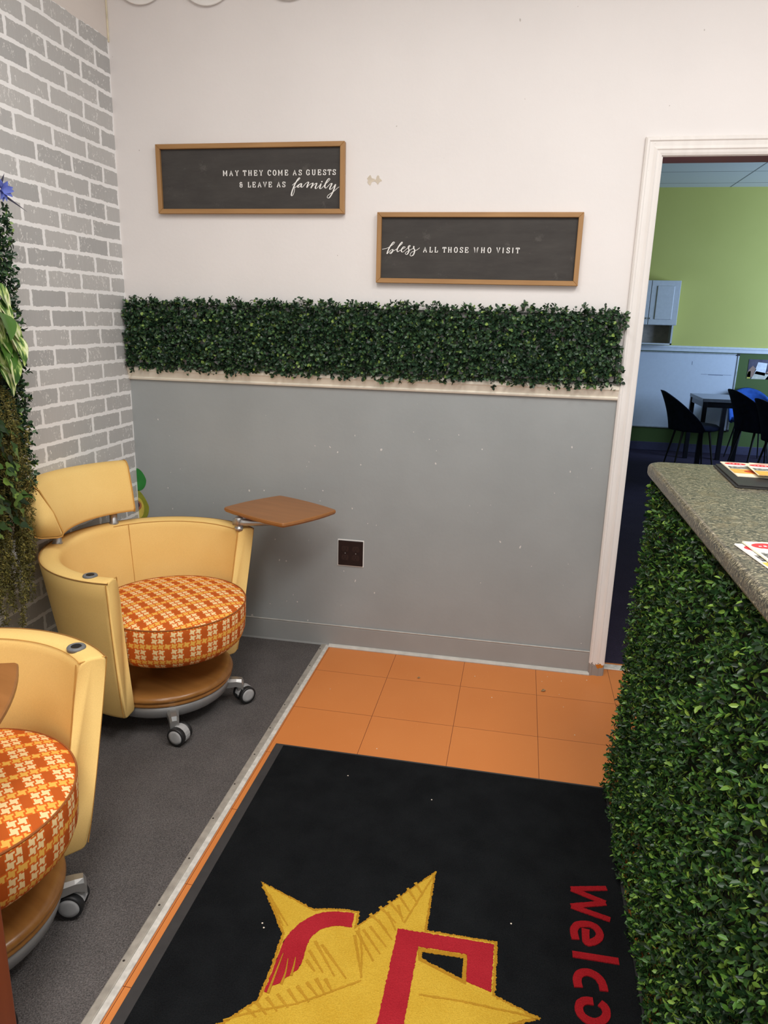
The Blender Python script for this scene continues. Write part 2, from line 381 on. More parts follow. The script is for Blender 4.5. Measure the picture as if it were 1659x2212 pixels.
# ------------------------------------------------------------------ measured outlines (metres)
STAR_A=[(1.204, -1.418), (1.364, -1.476), (1.386, -1.47), (1.412, -1.464), (1.444, -1.46), (1.479, -1.46), (1.481, -1.504), (1.648, -1.283), (1.65, -1.48), (1.819, -1.478), (1.819, -1.621), (1.917, -1.656)]
STAR_B=[(1.261, -1.804), (1.286, -1.771), (1.313, -1.741), (1.314, -1.733), (1.315, -1.667), (1.313, -1.623), (1.311, -1.565)]
HOLE=[(1.646, -1.544), (1.743, -1.541), (1.744, -1.596), (1.65, -1.562)]
ARCH=[(1.467, -1.47), (1.429, -1.473), (1.406, -1.478), (1.387, -1.485), (1.37, -1.497), (1.356, -1.511), (1.342, -1.53), (1.332, -1.55), (1.326, -1.567), (1.323, -1.585), (1.322, -1.607), (1.322, -1.631), (1.323, -1.666), (1.322, -1.72), (1.33, -1.721), (1.336, -1.701), (1.348, -1.694), (1.357, -1.678), (1.369, -1.664), (1.378, -1.65), (1.381, -1.631), (1.38, -1.609), (1.379, -1.588), (1.38, -1.572), (1.383, -1.558), (1.39, -1.546), (1.397, -1.535), (1.408, -1.527), (1.423, -1.519), (1.44, -1.514), (1.47, -1.513)]
PLET=[(1.58, -1.492), (1.811, -1.489), (1.81, -1.617), (1.754, -1.602), (1.751, -1.53), (1.635, -1.533), (1.634, -1.727)]
PLET_END=[(1.578, -1.739)]
W=[(2.094, -1.248), (2.002, -1.27), (2.086, -1.3), (1.999, -1.329), (2.092, -1.353)]
E=[(2.029, -1.395), (2.028, -1.432), (2.04, -1.433), (2.056, -1.42), (2.062, -1.404), (2.056, -1.387), (2.042, -1.379), (2.025, -1.381), (2.01, -1.387), (2.001, -1.403), (2.001, -1.417), (2.003, -1.432)]
L=[(1.993, -1.476), (2.098, -1.474)]
Cc=[(2.001, -1.563), (1.999, -1.545), (2.004, -1.53), (2.016, -1.521), (2.031, -1.52), (2.046, -1.528), (2.054, -1.543), (2.056, -1.561)]
O=[(2.03, -1.592), (2.013, -1.594), (2.001, -1.604), (1.998, -1.618), (2.003, -1.631), (2.016, -1.64), (2.031, -1.641), (2.046, -1.633), (2.055, -1.619), (2.054, -1.602), (2.044, -1.593)]
STREAK=[[(1.332, -1.722), (1.332, -1.685), (1.332, -1.645), (1.332, -1.619)], [(1.353, -1.695), (1.353, -1.665), (1.347, -1.629)], [(1.368, -1.67), (1.366, -1.644), (1.363, -1.622)]]
RIBS=[[(1.412, -1.575), (1.49, -1.651)], [(1.394, -1.569), (1.463, -1.651)], [(1.388, -1.597), (1.435, -1.647)], [(1.389, -1.623), (1.416, -1.648)], [(1.482, -1.533), (1.523, -1.641)], [(1.484, -1.519), (1.54, -1.594)], [(1.498, -1.512), (1.552, -1.572)], [(1.512, -1.499), (1.562, -1.55)], [(1.528, -1.477), (1.572, -1.527)], [(1.546, -1.447), (1.576, -1.499)], [(1.568, -1.42), (1.588, -1.468)], [(1.296, -1.762), (1.326, -1.78)], [(1.314, -1.747), (1.346, -1.77)], [(1.332, -1.731), (1.365, -1.758)], [(1.352, -1.719), (1.385, -1.745)], [(1.371, -1.703), (1.404, -1.733)], [(1.388, -1.691), (1.425, -1.723)], [(1.406, -1.678), (1.442, -1.708)], [(1.424, -1.665), (1.455, -1.7)], [(1.444, -1.661), (1.465, -1.686)], [(1.216, -1.434), (1.318, -1.541)], [(1.24, -1.457), (1.306, -1.543)], [(1.505, -1.462), (1.554, -1.501)], [(1.524, -1.435), (1.572, -1.476)], [(1.543, -1.413), (1.587, -1.458)], [(1.563, -1.387), (1.6, -1.434)], [(1.583, -1.36), (1.613, -1.401)], [(1.6, -1.337), (1.623, -1.371)]]
RIDGE=[[(1.649, -1.286), (1.592, -1.472)], [(1.261, -1.8), (1.327, -1.764), (1.399, -1.733), (1.427, -1.715)], [(1.487, -1.509), (1.51, -1.578), (1.522, -1.643)], [(1.655, -1.656), (1.751, -1.652), (1.909, -1.657)], [(1.427, -1.715), (1.524, -1.649)]]
T1=[('M', 0.579), ('A', 0.604), ('Y', 0.628), ('T', 0.66), ('H', 0.682), ('E', 0.705), ('Y', 0.727), ('C', 0.761), ('O', 0.782), ('M', 0.805), ('E', 0.83), ('A', 0.863), ('S', 0.885), ('G', 0.916), ('U', 0.939), ('E', 0.962), ('S', 0.982), ('T', 1.001), ('S', 1.02)]
T2=[('&', 0.644), ('L', 0.678), ('E', 0.698), ('A', 0.72), ('V', 0.742), ('E', 0.764), ('A', 0.798), ('S', 0.819)]
T3=[('A', 1.38), ('L', 1.403), ('L', 1.423), ('T', 1.454), ('H', 1.475), ('O', 1.498), ('S', 1.519), ('E', 1.539), ('W', 1.574), ('H', 1.6), ('O', 1.624), ('V', 1.657), ('I', 1.675), ('S', 1.694), ('I', 1.711), ('T', 1.729)]
FAM=[[(0.853, 1.929), (0.862, 1.936), (0.874, 1.944), (0.882, 1.951), (0.884, 1.954), (0.881, 1.955), (0.874, 1.948), (0.864, 1.933), (0.858, 1.921), (0.852, 1.907), (0.849, 1.895), (0.851, 1.891), (0.855, 1.894), (0.86, 1.904), (0.862, 1.916), (0.861, 1.921), (0.867, 1.922), (0.873, 1.927), (0.881, 1.932), (0.89, 1.935), (0.884, 1.933), (0.877, 1.927), (0.875, 1.922), (0.88, 1.922), (0.888, 1.929), (0.891, 1.935), (0.889, 1.929), (0.889, 1.922), (0.895, 1.923), (0.906, 1.934), (0.916, 1.94), (0.918, 1.937), (0.914, 1.929), (0.912, 1.92), (0.92, 1.929), (0.931, 1.935), (0.936, 1.936), (0.933, 1.928), (0.928, 1.918), (0.937, 1.928), (0.947, 1.935), (0.951, 1.935), (0.948, 1.927), (0.945, 1.92), (0.948, 1.916), (0.955, 1.921), (0.965, 1.93), (0.968, 1.934), (0.965, 1.925), (0.963, 1.918), (0.967, 1.916), (0.975, 1.922), (0.984, 1.931), (0.995, 1.94), (1.003, 1.949), (1.0, 1.952), (0.994, 1.947), (0.986, 1.935), (0.983, 1.925), (0.984, 1.92), (0.988, 1.918), (0.995, 1.924), (1.005, 1.933), (1.011, 1.934), (1.008, 1.927), (1.003, 1.917), (1.004, 1.913), (1.011, 1.916), (1.019, 1.924), (1.025, 1.931), (1.021, 1.918), (1.015, 1.904), (1.007, 1.891), (1.0, 1.883), (0.993, 1.884), (0.995, 1.891), (1.006, 1.899), (1.02, 1.907), (1.032, 1.917), (1.04, 1.922)], [(0.971, 1.943), (0.972, 1.939)]]
BLE=[[(1.213, 1.698), (1.226, 1.701), (1.236, 1.704), (1.243, 1.708), (1.252, 1.714), (1.259, 1.72), (1.261, 1.724), (1.257, 1.725), (1.251, 1.719), (1.244, 1.709), (1.238, 1.698), (1.234, 1.688), (1.233, 1.682), (1.24, 1.689), (1.248, 1.696), (1.254, 1.698), (1.255, 1.695), (1.252, 1.688), (1.247, 1.683), (1.243, 1.684), (1.245, 1.687), (1.249, 1.689), (1.256, 1.692), (1.267, 1.698), (1.273, 1.702), (1.282, 1.712), (1.289, 1.718), (1.292, 1.723), (1.29, 1.725), (1.284, 1.719), (1.277, 1.709), (1.272, 1.699), (1.272, 1.693), (1.275, 1.69), (1.28, 1.693), (1.289, 1.698), (1.296, 1.702), (1.302, 1.705), (1.302, 1.708), (1.297, 1.708), (1.291, 1.702), (1.288, 1.695), (1.29, 1.69), (1.294, 1.689), (1.3, 1.693), (1.308, 1.7), (1.315, 1.705), (1.321, 1.709), (1.323, 1.712), (1.32, 1.713), (1.317, 1.711), (1.315, 1.708), (1.316, 1.702), (1.318, 1.696), (1.316, 1.688), (1.311, 1.681), (1.306, 1.681), (1.304, 1.685), (1.309, 1.69), (1.317, 1.694), (1.327, 1.699), (1.335, 1.704), (1.338, 1.709), (1.336, 1.71), (1.336, 1.705), (1.337, 1.701), (1.34, 1.697), (1.339, 1.688), (1.335, 1.679), (1.328, 1.675), (1.323, 1.677), (1.324, 1.683), (1.329, 1.689), (1.339, 1.693), (1.348, 1.697), (1.354, 1.701), (1.359, 1.705)]]

# ------------------------------------------------------------------ room shell
XL = 0.109; XO0, XO1, ZO = 2.206, 3.12, 2.018; WT = .125; ZC = 2.95
bm = bmesh.new()
box(bm, XL-.12, XO0, 0, WT, 0, ZC); box(bm, XO0, XO1, 0, WT, ZO+.022, ZC); box(bm, XO1, 4.2, 0, WT, 0, ZC)
obj('wall_back', bm, PAINT, kind='structure')
obj('wall_left', BX(XL-.12, XL, -4.6, 0, 0, ZC), BRICK, kind='structure')
bm = bmesh.new()
box(bm, .975, 4.2, -4.6, WT, -.06, 0, mi=1); box(bm, XL-.12, .975, -4.6, 0, -.06, .004, mi=0)
obj('floor', bm, [CARPET, TILE], kind='structure')
obj('ceiling', BX(XL-.12, 4.2, -4.6, WT, ZC, ZC+.08), plain('ceiling_white', (222, 220, 214), .8), kind='structure')
# chair rail, baseboard with shoe strip, corner caulk, floor strips
bm = bmesh.new()
prof = [(0, 0), (0, .010), (.006, .013), (.010, .013), (.012, .010), (.034, .018), (.040, .022), (.050, .022), (.056, .015), (.058, .008), (.058, 0)]
sweep(bm, [(XL, 1.160), (2.146, 1.160)], prof)
obj('trim_1', bm, RAILP, kind='structure')
bm = bmesh.new(); sweep(bm, [(XL, 0.0), (2.147, 0.0)], [(0, 0), (0, .012), (.012, .008), (.094, .006), (.100, .005), (.104, .003), (.104, 0)])
bb = obj('baseboard_back', bm, GREYP, kind='structure')
bm = bmesh.new(); sweep(bm, [(1.01, 0.0), (2.15, 0.0)], [(0, .006), (0, .020), (.004, .021), (.011, .016), (.014, .010), (.014, .006)])
obj('shoe_strip', bm, CAULK, bb)
bm = bmesh.new(); sweep(bm, [(XL, .1005), (2.147, .1005)], [(0, .003), (0, .0068), (.003, .0075), (.005, .004), (.005, .003)])
obj('top_highlight', bm, plain('pale_grey_highlight', (182, 180, 174), .5), bb)  # paler strip paints the highlight along the baseboard's top edge
obj('trim_2', BX(XL, XL+.006, -.006, 0, 2.447, ZC, .002), plain('ivory_caulk', (222, 212, 184), .6), kind='structure')
st = obj('trim_3', BX(.974, .996, -4.6, -.004, 0, .0085, .003), STRIPG, kind='structure')
obj('white_edge', BX(.994, 1.011, -4.6, -.004, 0, .0065, .002), STRIPW, st)
for k in range(12):
    obj('screw', LA([(0, .0098), (.0022, .0096), (.003, .0086)], 10, cx=.983+rng.uniform(-.002, .002), cy=-.06-.165*k, cap=False), SCREW, st)
obj('trim_4', BX(XO0, XO1, .055, .10, 0, .007, .003), STRIPW, kind='structure')       # door threshold
# door casing and jamb
def casing_mat():
    m = M('casing_white_chipped'); o = m.obj(); x, y, z = m.sep(o)
    c = m.ramp(m.noise(m.map(o, (8, 8, 1)), 5, 3), [(.3, lin(227, 222, 217)), (.7, lin(234, 229, 224))])
    zz = m.math('ADD', z, m.math('MULTIPLY', m.math('SUBTRACT', m.noise(o, 55, 3, .7), .5), .075))
    c = m.mix(m.math('LESS_THAN', zz, .052), c, lin(150, 145, 140))
    ex = m.math('DIVIDE', m.math('SUBTRACT', x, 2.188), .020); ez = m.math('DIVIDE', m.math('SUBTRACT', z, .046), .011)
    e = m.math('ADD', m.math('MULTIPLY', ex, ex), m.math('MULTIPLY', ez, ez))
    e = m.math('ADD', e, m.math('MULTIPLY', m.math('SUBTRACT', m.noise(m.map(o, (1, 1, .4)), 120, 2), .5), 2.2))
    c = m.mix(m.math('LESS_THAN', e, .8), c, lin(196, 120, 40))
    sc = m.math('GREATER_THAN', m.noise(m.map(o, (1, 1, 2)), 70, 2, .5), .755)
    c = m.mix(m.math('MULTIPLY', sc, .5), c, lin(150, 140, 132))
    return m.set(c, .42, 0, .4)
CAS = casing_mat()
bm = bmesh.new()
prof = [(0, 0), (0, .012), (-.006, .017), (-.012, .017), (-.016, .013), (-.030, .012), (-.040, .016), (-.044, .013), (-.052, .012), (-.060, .009), (-.060, 0)]
sweep(bm, [(2.1455, 0.0), (2.1455, 2.078), (XO1+.061, 2.078), (XO1+.061, 0)], prof)
d1 = obj('door_1', bm, CAS, kind='structure')
bm = bmesh.new(); box(bm, XO0-.012, XO0+.004, -.004, WT, 0, ZO+.006, .001); box(bm, XO1-.004, XO1+.012, -.004, WT, 0, ZO+.006, .001)
obj('side_jamb', bm, CAS, d1)
obj('head_jamb', BX(XO0-.012, XO1+.012, .004, WT, ZO, ZO+.022), REDWOOD, d1)
obj('head_jamb_edge', BX(XO0-.002, XO1+.002, -.004, .006, ZO-.003, ZO+.004, .001), WHITE, d1)

# room beyond the doorway
YF = 6.1; ZF = 2.925
def far_wall_mat():
    m = M('lime_wall_paint'); o = m.obj(); z = m.sep(o)[2]
    up = m.ramp(m.noise(o, 1.5, 3), [(.3, lin(188, 184, 100)), (.7, lin(194, 190, 106))])
    lo = lin(76, 96, 48)
    m.bump(m.noise(o, 80, 3), .1, .003)
    return m.set(m.mix(m.math('LESS_THAN', z, 1.2), up, lo), .6, 0, .3)
FW = far_wall_mat(); FWH = plain('far_room_white', (206, 210, 214), .5, 0, .02)
obj('wall_far', BX(1.2, 6.6, YF, YF+.1, 0, ZF), FW, kind='structure')
obj('wall_far_left', BX(1.1, 1.2, WT, YF, 0, ZF), FW, kind='structure')
bm = bmesh.new(); box(bm, 6.5, 6.6, WT, 3.5, 0, ZF); box(bm, 6.5, 6.6, 5.1, YF, 0, ZF); box(bm, 6.5, 6.6, 3.5, 5.1, 0, .8); box(bm, 6.5, 6.6, 3.5, 5.1, 2.1, ZF)
obj('wall_far_right', bm, FW, kind='structure')
obj('wall_far_front', BX(4.2, 6.6, 0, WT, 0, ZF), FW, kind='structure')
obj('floor_far', BX(1.1, 6.6, WT, YF, -.06, -.001), FARCARPET, kind='structure')
cf = M('ceiling_tiles'); o_ = cf.obj()
b = cf.n('ShaderNodeTexBrick'); cf.put(b.inputs['Vector'], cf.map(o_, (1, 1, 1), (-3.86+6.1, -5.86+6.1, 0))); b.offset = 0
b.inputs['Scale'].default_value = 1; b.inputs['Mortar Size'].default_value = .008; b.inputs['Mortar Smooth'].default_value = 0; b.inputs['Brick Width'].default_value = 1.22; b.inputs['Row Height'].default_value = .61
b.inputs['Color1'].default_value = lin(206, 208, 206); b.inputs['Color2'].default_value = lin(202, 204, 202); b.inputs['Mortar'].default_value = lin(120, 122, 122)
cf.set(b.outputs['Color'], .9)
obj('ceiling_far', BX(1.1, 6.6, WT, YF, ZF, ZF+.06), cf.m, kind='structure')
obj('baseboard_far', BX(1.2, 6.5, YF-.012, YF, 0, .10, .004), plain('navy_base', (60, 58, 82), .5), kind='structure')
bm = bmesh.new(); box(bm, 1.2, 6.5, YF-.020, YF, 1.168, 1.232, .003); box(bm, 1.2, 6.5, YF-.028, YF, 1.205, 1.222, .004)
obj('trim_5', bm, FWH, kind='structure')
wf = obj('window_1', None or pydata([], []), None)
bpy.data.objects.remove(wf)
bm = bmesh.new(); box(bm, 6.50, 6.56, 3.5, 3.56, .8, 2.1); box(bm, 6.50, 6.56, 5.04, 5.1, .8, 2.1); box(bm, 6.50, 6.56, 3.56, 5.04, .8, .86); box(bm, 6.50, 6.56, 3.56, 5.04, 2.04, 2.1); box(bm, 6.52, 6.55, 4.28, 4.32, .86, 2.04)
obj('window_1', bm, FWH, kind='structure')

# ------------------------------------------------------------------ counter, hedge panels
XC0, YC1, ZT = 2.150, -.735, 1.060
def rounded_top(bm, x0, x1, y0, y1, z0, z1, rc, re):
    """slab with a rounded back-left corner and a bullnose edge"""
    pts = [(x0, y0)]
    for k in range(9):
        a = math.pi-k/8*math.pi/2; pts.append((x0+rc+rc*math.cos(a), y1-rc+rc*math.sin(a)))
    pts += [(x1, y1), (x1, y0)]
    rings = []; h = z1-z0
    for t in range(0, 13):
        a = -math.pi/2+t/12*math.pi; ins = re*(1-math.cos(a)); z = (z0+re if a < 0 else z1-re)+re*math.sin(a)
        ring = []
        for i, (x, y) in enumerate(pts):
            cx, cy = min(max(x, x0+.12), x1), min(y, y1-.12)
            d = Vector((x-cx, y-cy)); d = d.normalized() if d.length > 1e-6 else Vector((0, 0))
            if i == 0 or i >= len(pts)-1: d = Vector((-1, 0)) if i == 0 else Vector((0, 0))
            if i == len(pts)-2: d = Vector((0, 1))
            ring.append(bm.verts.new((x-d.x*ins, y-d.y*ins, z)))
        rings.append(ring)
    n = len(pts)
    for A, B in zip(rings, rings[1:]):
        for i in range(n): bm.faces.new((A[i], A[(i+1) % n], B[(i+1) % n], B[i]))
    bm.faces.new(rings[0]); bm.faces.new(rings[-1])
ct = thing('reception_counter', 'reception counter with speckled grey brown laminate top and boxwood hedge front', 'counter', (2.5, -1.6, 0))
bm = bmesh.new(); rounded_top(bm, XC0-2.5, 3.0-2.5, -2.6+1.6, YC1+1.6, ZT-.038, ZT, .05, .014)
obj('worktop', bm, LAM, ct, smooth=False)
obj('base_panel', BX(2.225-2.5, 2.95-2.5, -2.55+1.6, -.79+1.6, 0, ZT-.039), plain('dark_counter_base', (50, 44, 40), .6), ct)
hp = obj('hedge_cover', BX(-.006, .006, -.95, .805, .004, 1.015), plain('dark_green_mesh', (16, 28, 16), .8), ct); hp.location = (2.212-2.5, 0, 0); hp['label'] = 'artificial boxwood hedge covering the counter front'
ys = np.arange(-.93, .80, .0150); zs = np.arange(.010, 1.012, .0150)
g = np.stack(np.meshgrid(ys, zs, indexing='ij'), -1).reshape(-1, 2); g = jit(g, .006)
N = len(g); dep = rng.uniform(.018, .050, N)+.010*np.sin(g[:, 0]*17)*np.sin(g[:, 1]*13)
dep += .030*np.clip(1-g[:, 1], 0, 1)
c = np.stack([-dep, g[:, 0], np.clip(g[:, 1], .012, 1.03)], 1)
out = np.tile(np.array([[-1., 0, .18]]), (N, 1))+rng.normal(0, .33, (N, 3))
me = sprigs(c, out, np.array([[0, 0, 1.]]), 6, .0150, .0074, (10, 68), .016)
obj('foliage', me, BOX_CTR, hp)
# wrap round the far end of the counter
g = np.stack(np.meshgrid(np.arange(-.045, .0, .014), np.arange(.01, 1.03, .016), indexing='ij'), -1).reshape(-1, 2); N = len(g)
c = np.stack([g[:, 0], np.full(N, .805)+rng.uniform(-.01, .012, N), g[:, 1]], 1); c = jit(c, .004); c[:, 2] = np.maximum(c[:, 2], .012)
me = sprigs(c, np.tile(np.array([[-.45, 1., .1]]), (N, 1))+rng.normal(0, .3, (N, 3)), np.array([[0, 0, 1.]]), 6, .0165, .0088, (12, 72), .014)
obj('edge_foliage', me, BOX_CTR, hp)

wh = thing('boxwood_strip', 'long strip of dark green artificial boxwood above the cream chair rail', 'hedge panel', (1.13, -.002, 1.345))
X0, X1, Z0, Z1 = .125-1.13, 2.126-1.13, 1.226-1.345, 1.474-1.345
bm = bmesh.new()
nx = 70; nz = 9
for i in range(nx+1):
    x = X0+(X1-X0)*i/nx; box(bm, x-.0022, x+.0022, -.008, -.003, Z0, Z1)
for k in range(nz+1):
    z = Z0+(Z1-Z0)*k/nz; box(bm, X0, X1, -.007, -.002, z-.0022, z+.0022)
obj('mesh_backing', bm, plain('green_plastic_grid', (22, 34, 24), .6), wh)
obj('hanging_tab', TU([(X1-.03+.006*math.cos(a), -.006, Z1+.008+.006*math.sin(a)) for a in np.linspace(-1, 4.2, 12)], .002, 6), plain('green_tab', (40, 46, 38), .5), wh)
xs = np.arange(X0, X1, .0165); zs = np.arange(Z0, Z1+.006, .0165)
g = jit(np.tile(np.stack(np.meshgrid(xs, zs, indexing='ij'), -1).reshape(-1, 2), (2, 1)), .007); N = len(g)
c = np.stack([g[:, 0], -rng.uniform(.010, .044, N), g[:, 1]], 1)
edge = np.clip((g[:, 1]-Z1+.025)/.025, 0, 1)-np.clip((Z0+.02-g[:, 1])/.02, 0, 1)
out = np.tile(np.array([[0., -1, .25]]), (N, 1))+rng.normal(0, .4, (N, 3)); out[:, 2] += edge*1.1
ex = np.clip((g[:, 0]-X1+.02)/.02, 0, 1)-np.clip((X0+.02-g[:, 0])/.02, 0, 1); out[:, 0] += ex*.8
c[:, 2] += edge*rng.uniform(-.004, .014, N); c[:, 0] += np.clip(ex, 0, 1)*rng.uniform(0, .02, N)
c[:, 0] = np.maximum(c[:, 0], X0+.002)
obj('foliage', sprigs(c, out, np.array([[.2, 0, 1.]]), 6, .0155, .0118, (15, 75), .016), BOX_WALL, wh)
# stray sprigs standing over the top and hanging under the bottom edge
n = 150; xx = rng.uniform(X0, X1, n); topq = rng.uniform(0, 1, n) < .62
sp = np.stack([xx, -rng.uniform(.015, .035, n), np.where(topq, Z1+rng.uniform(.004, .022, n), Z0-rng.uniform(.002, .022, n))], 1)
ou = np.stack([rng.normal(0, .4, n), np.full(n, -.3), np.where(topq, 1., -1.)], 1)
obj('loose_sprigs', sprigs(sp, ou, np.array([[1., 0, .1]]), 6, .0145, .011, (15, 70), .030), BOX_WALL, wh)

# ------------------------------------------------------------------ framed signs
def serif_glyphs():
    G = {}
    G['M'] = [[(0, 0), (0, 1)], [(0, 1), (.5, .25), (1, 1)], [(1, 1), (1, 0)], [(-.16, 0), (.18, 0)], [(.82, 0), (1.16, 0)], [(-.16, 1), (.06, 1)], [(.94, 1), (1.16, 1)]]
    G['A'] = [[(.02, 0), (.5, 1), (.98, 0)], [(.22, .34), (.78, .34)], [(-.12, 0), (.24, 0)], [(.76, 0), (1.12, 0)]]
    G['Y'] = [[(.04, 1), (.5, .45), (.96, 1)], [(.5, .48), (.5, 0)], [(.28, 0), (.72, 0)], [(-.1, 1), (.22, 1)], [(.78, 1), (1.1, 1)]]
    G['T'] = [[(0, 1), (1, 1)], [(.5, 1), (.5, 0)], [(.28, 0), (.72, 0)], [(0, 1.02), (0, .72)], [(1, 1.02), (1, .72)]]
    G['H'] = [[(.1, 0), (.1, 1)], [(.9, 0), (.9, 1)], [(.1, .5), (.9, .5)]]+[[(x-.18, z), (x+.18, z)] for x in (.1, .9) for z in (0, 1)]
    G['E'] = [[(.1, 0), (.1, 1)], [(-.08, 1), (.92, 1), (.92, .74)], [(-.08, 0), (.96, 0), (.96, .28)], [(.1, .52), (.62, .52)], [(.62, .66), (.62, .38)]]
    ring = [(.5+.48*math.cos(a), .5+.52*math.sin(a)) for a in np.linspace(0, 2*math.pi, 25)]
    G['O'] = [ring]
    G['C'] = [[(.5+.48*math.cos(a), .5+.52*math.sin(a)) for a in np.linspace(.62, 5.6, 20)], [(.92, .98), (.92, .66)]]
    G['G'] = [[(.5+.48*math.cos(a), .5+.52*math.sin(a)) for a in np.linspace(.62, 5.5, 20)], [(.92, .98), (.92, .68)], [(.92, .42), (.92, 0)], [(.6, .42), (1.06, .42)]]
    G['U'] = [[(.1, 1), (.1, .32)]+[(.5-.4*math.cos(a), .3-.32*math.sin(a)) for a in np.linspace(0, math.pi, 10)]+[(.9, .32), (.9, 1)], [(-.1, 1), (.3, 1)], [(.7, 1), (1.1, 1)]]
    G['S'] = [[(.86, .78), (.78, .95), (.5, 1.02), (.2, .95), (.12, .76), (.25, .6), (.5, .52), (.78, .42), (.9, .24), (.8, .05), (.5, -.02), (.2, .05), (.12, .24)], [(.88, 1.02), (.88, .72)], [(.1, -.02), (.1, .30)]]
    G['L'] = [[(.2, 0), (.2, 1)], [(0, 1), (.44, 1)], [(0, 0), (.94, 0), (.94, .34)]]
    G['V'] = [[(.04, 1), (.5, 0), (.96, 1)], [(-.12, 1), (.24, 1)], [(.76, 1), (1.12, 1)]]
    G['W'] = [[(-.02, 1), (.22, 0), (.5, .9), (.78, 0), (1.02, 1)], [(-.16, 1), (.16, 1)], [(.84, 1), (1.16, 1)]]
    G['I'] = [[(.5, 0), (.5, 1)], [(.26, 0), (.74, 0)], [(.26, 1), (.74, 1)]]
    G['&'] = [[(.98, .50), (.80, .62), (.62, .52), (.78, .38), (.86, .20), (.70, .02), (.40, -.02), (.14, .10), (.10, .30), (.30, .48), (.52, .50)], [(.30, .50), (.14, .66), (.16, .88), (.40, 1.02), (.64, .92), (.66, .76)], [(.74, 1.0), (.70, .84)]]
    return G
GL = serif_glyphs()
def letters(bm, items, z0, h, wid, yb, yf, dx, dz):
    for ch, xc in items:
        for s in GL[ch]:
            P = [((a-.5)*wid*(1.12 if ch in 'MW' else .62 if ch == 'I' else 1)+xc-dx, z0+b*h-dz) for a, b in s]
            ribbon(bm, P, lambda t, u: .0019+.0014*abs(t[1]), yb, yf, lambda a, b, d: (a, d, b))
def script(bm, strokes, yb, yf, dx, dz, thin=.0017, thick=.0048):
    for s in strokes:
        P = [(p[0]-dx, p[1]-dz) for p in catmull(s, 5)]
        P = [p for i, p in enumerate(P) if i == 0 or math.dist(p, P[i-1]) > 1e-5]
        ribbon(bm, P, lambda t, u: thin+(thick-thin)*max(0, -t[1])**1.3, yb, yf, lambda a, b, d: (a, d, b))
def sign(name, label, cx, cz, wd, ht, rot=0):
    t = thing(name, label, 'wall sign', (cx, -.003, cz)); t.rotation_euler = (0, rot, 0)
    a, b, f = wd/2, ht/2, .0175
    obj('board', BX(-a+f*.6, a-f*.6, -.010, -.003, -b+f*.6, b-f*.6), CHALK, t)
    for nm, z0, z1 in (('frame_rail', b-f, b), ('frame_rail', -b, -b+f)):
        bm = bmesh.new(); up = z0 > 0
        vs = [(-a, z1 if up else z0), (a, z1 if up else z0), (a-f, z0 if up else z1), (-a+f, z0 if up else z1)]
        A = [bm.verts.new((x, -.022, z)) for x, z in vs]; B = [bm.verts.new((x, 0, z)) for x, z in vs]
        bm.faces.new(A); bm.faces.new(B)
        for i in range(4): bm.faces.new((A[i], A[(i+1) % 4], B[(i+1) % 4], B[i]))
        bmesh.ops.bevel(bm, geom=list(bm.edges), offset=.0012, segments=1, affect='EDGES'); obj(nm, bm, FRAMEW, t)
    for s in (-1, 1):
        bm = bmesh.new(); vs = [(s*a, -b), (s*a, b), (s*(a-f), b-f), (s*(a-f), -b+f)]
        A = [bm.verts.new((x, -.022, z)) for x, z in vs]; B = [bm.verts.new((x, 0, z)) for x, z in vs]
        bm.faces.new(A); bm.faces.new(B)
        for i in range(4): bm.faces.new((A[i], A[(i+1) % 4], B[(i+1) % 4], B[i]))
        bmesh.ops.bevel(bm, geom=list(bm.edges), offset=.0012, segments=1, affect='EDGES'); obj('frame_stile', bm, FRAMEZ, t)
    return t
s1 = sign('wall_sign', 'wood framed chalkboard sign reading MAY THEY COME AS GUESTS & LEAVE AS family', .678, 1.9525, .768, .254)
bm = bmesh.new(); letters(bm, T1, 1.965, .0178, .0118, -.0085, -.0112, .678, 1.9525); letters(bm, T2, 1.923, .0178, .0118, -.0085, -.0112, .678, 1.9525)
obj('lettering', bm, CHALKW, s1); bm = bmesh.new(); script(bm, FAM, -.0085, -.0113, .678, 1.9525)
obj('script_lettering', bm, CHALKW, s1)
s2 = sign('wall_sign', 'wood framed chalkboard sign reading bless ALL THOSE WHO VISIT', 1.5750, 1.7028, .765, .256, R(.0))
bm = bmesh.new(); letters(bm, T3, 1.6895, .0178, .0116, -.0085, -.0112, 1.575, 1.7028); obj('lettering', bm, CHALKW, s2); bm = bmesh.new(); script(bm, BLE, -.0085, -.0113, 1.575, 1.7028, .0017, .0044)
obj('script_lettering', bm, CHALKW, s2)

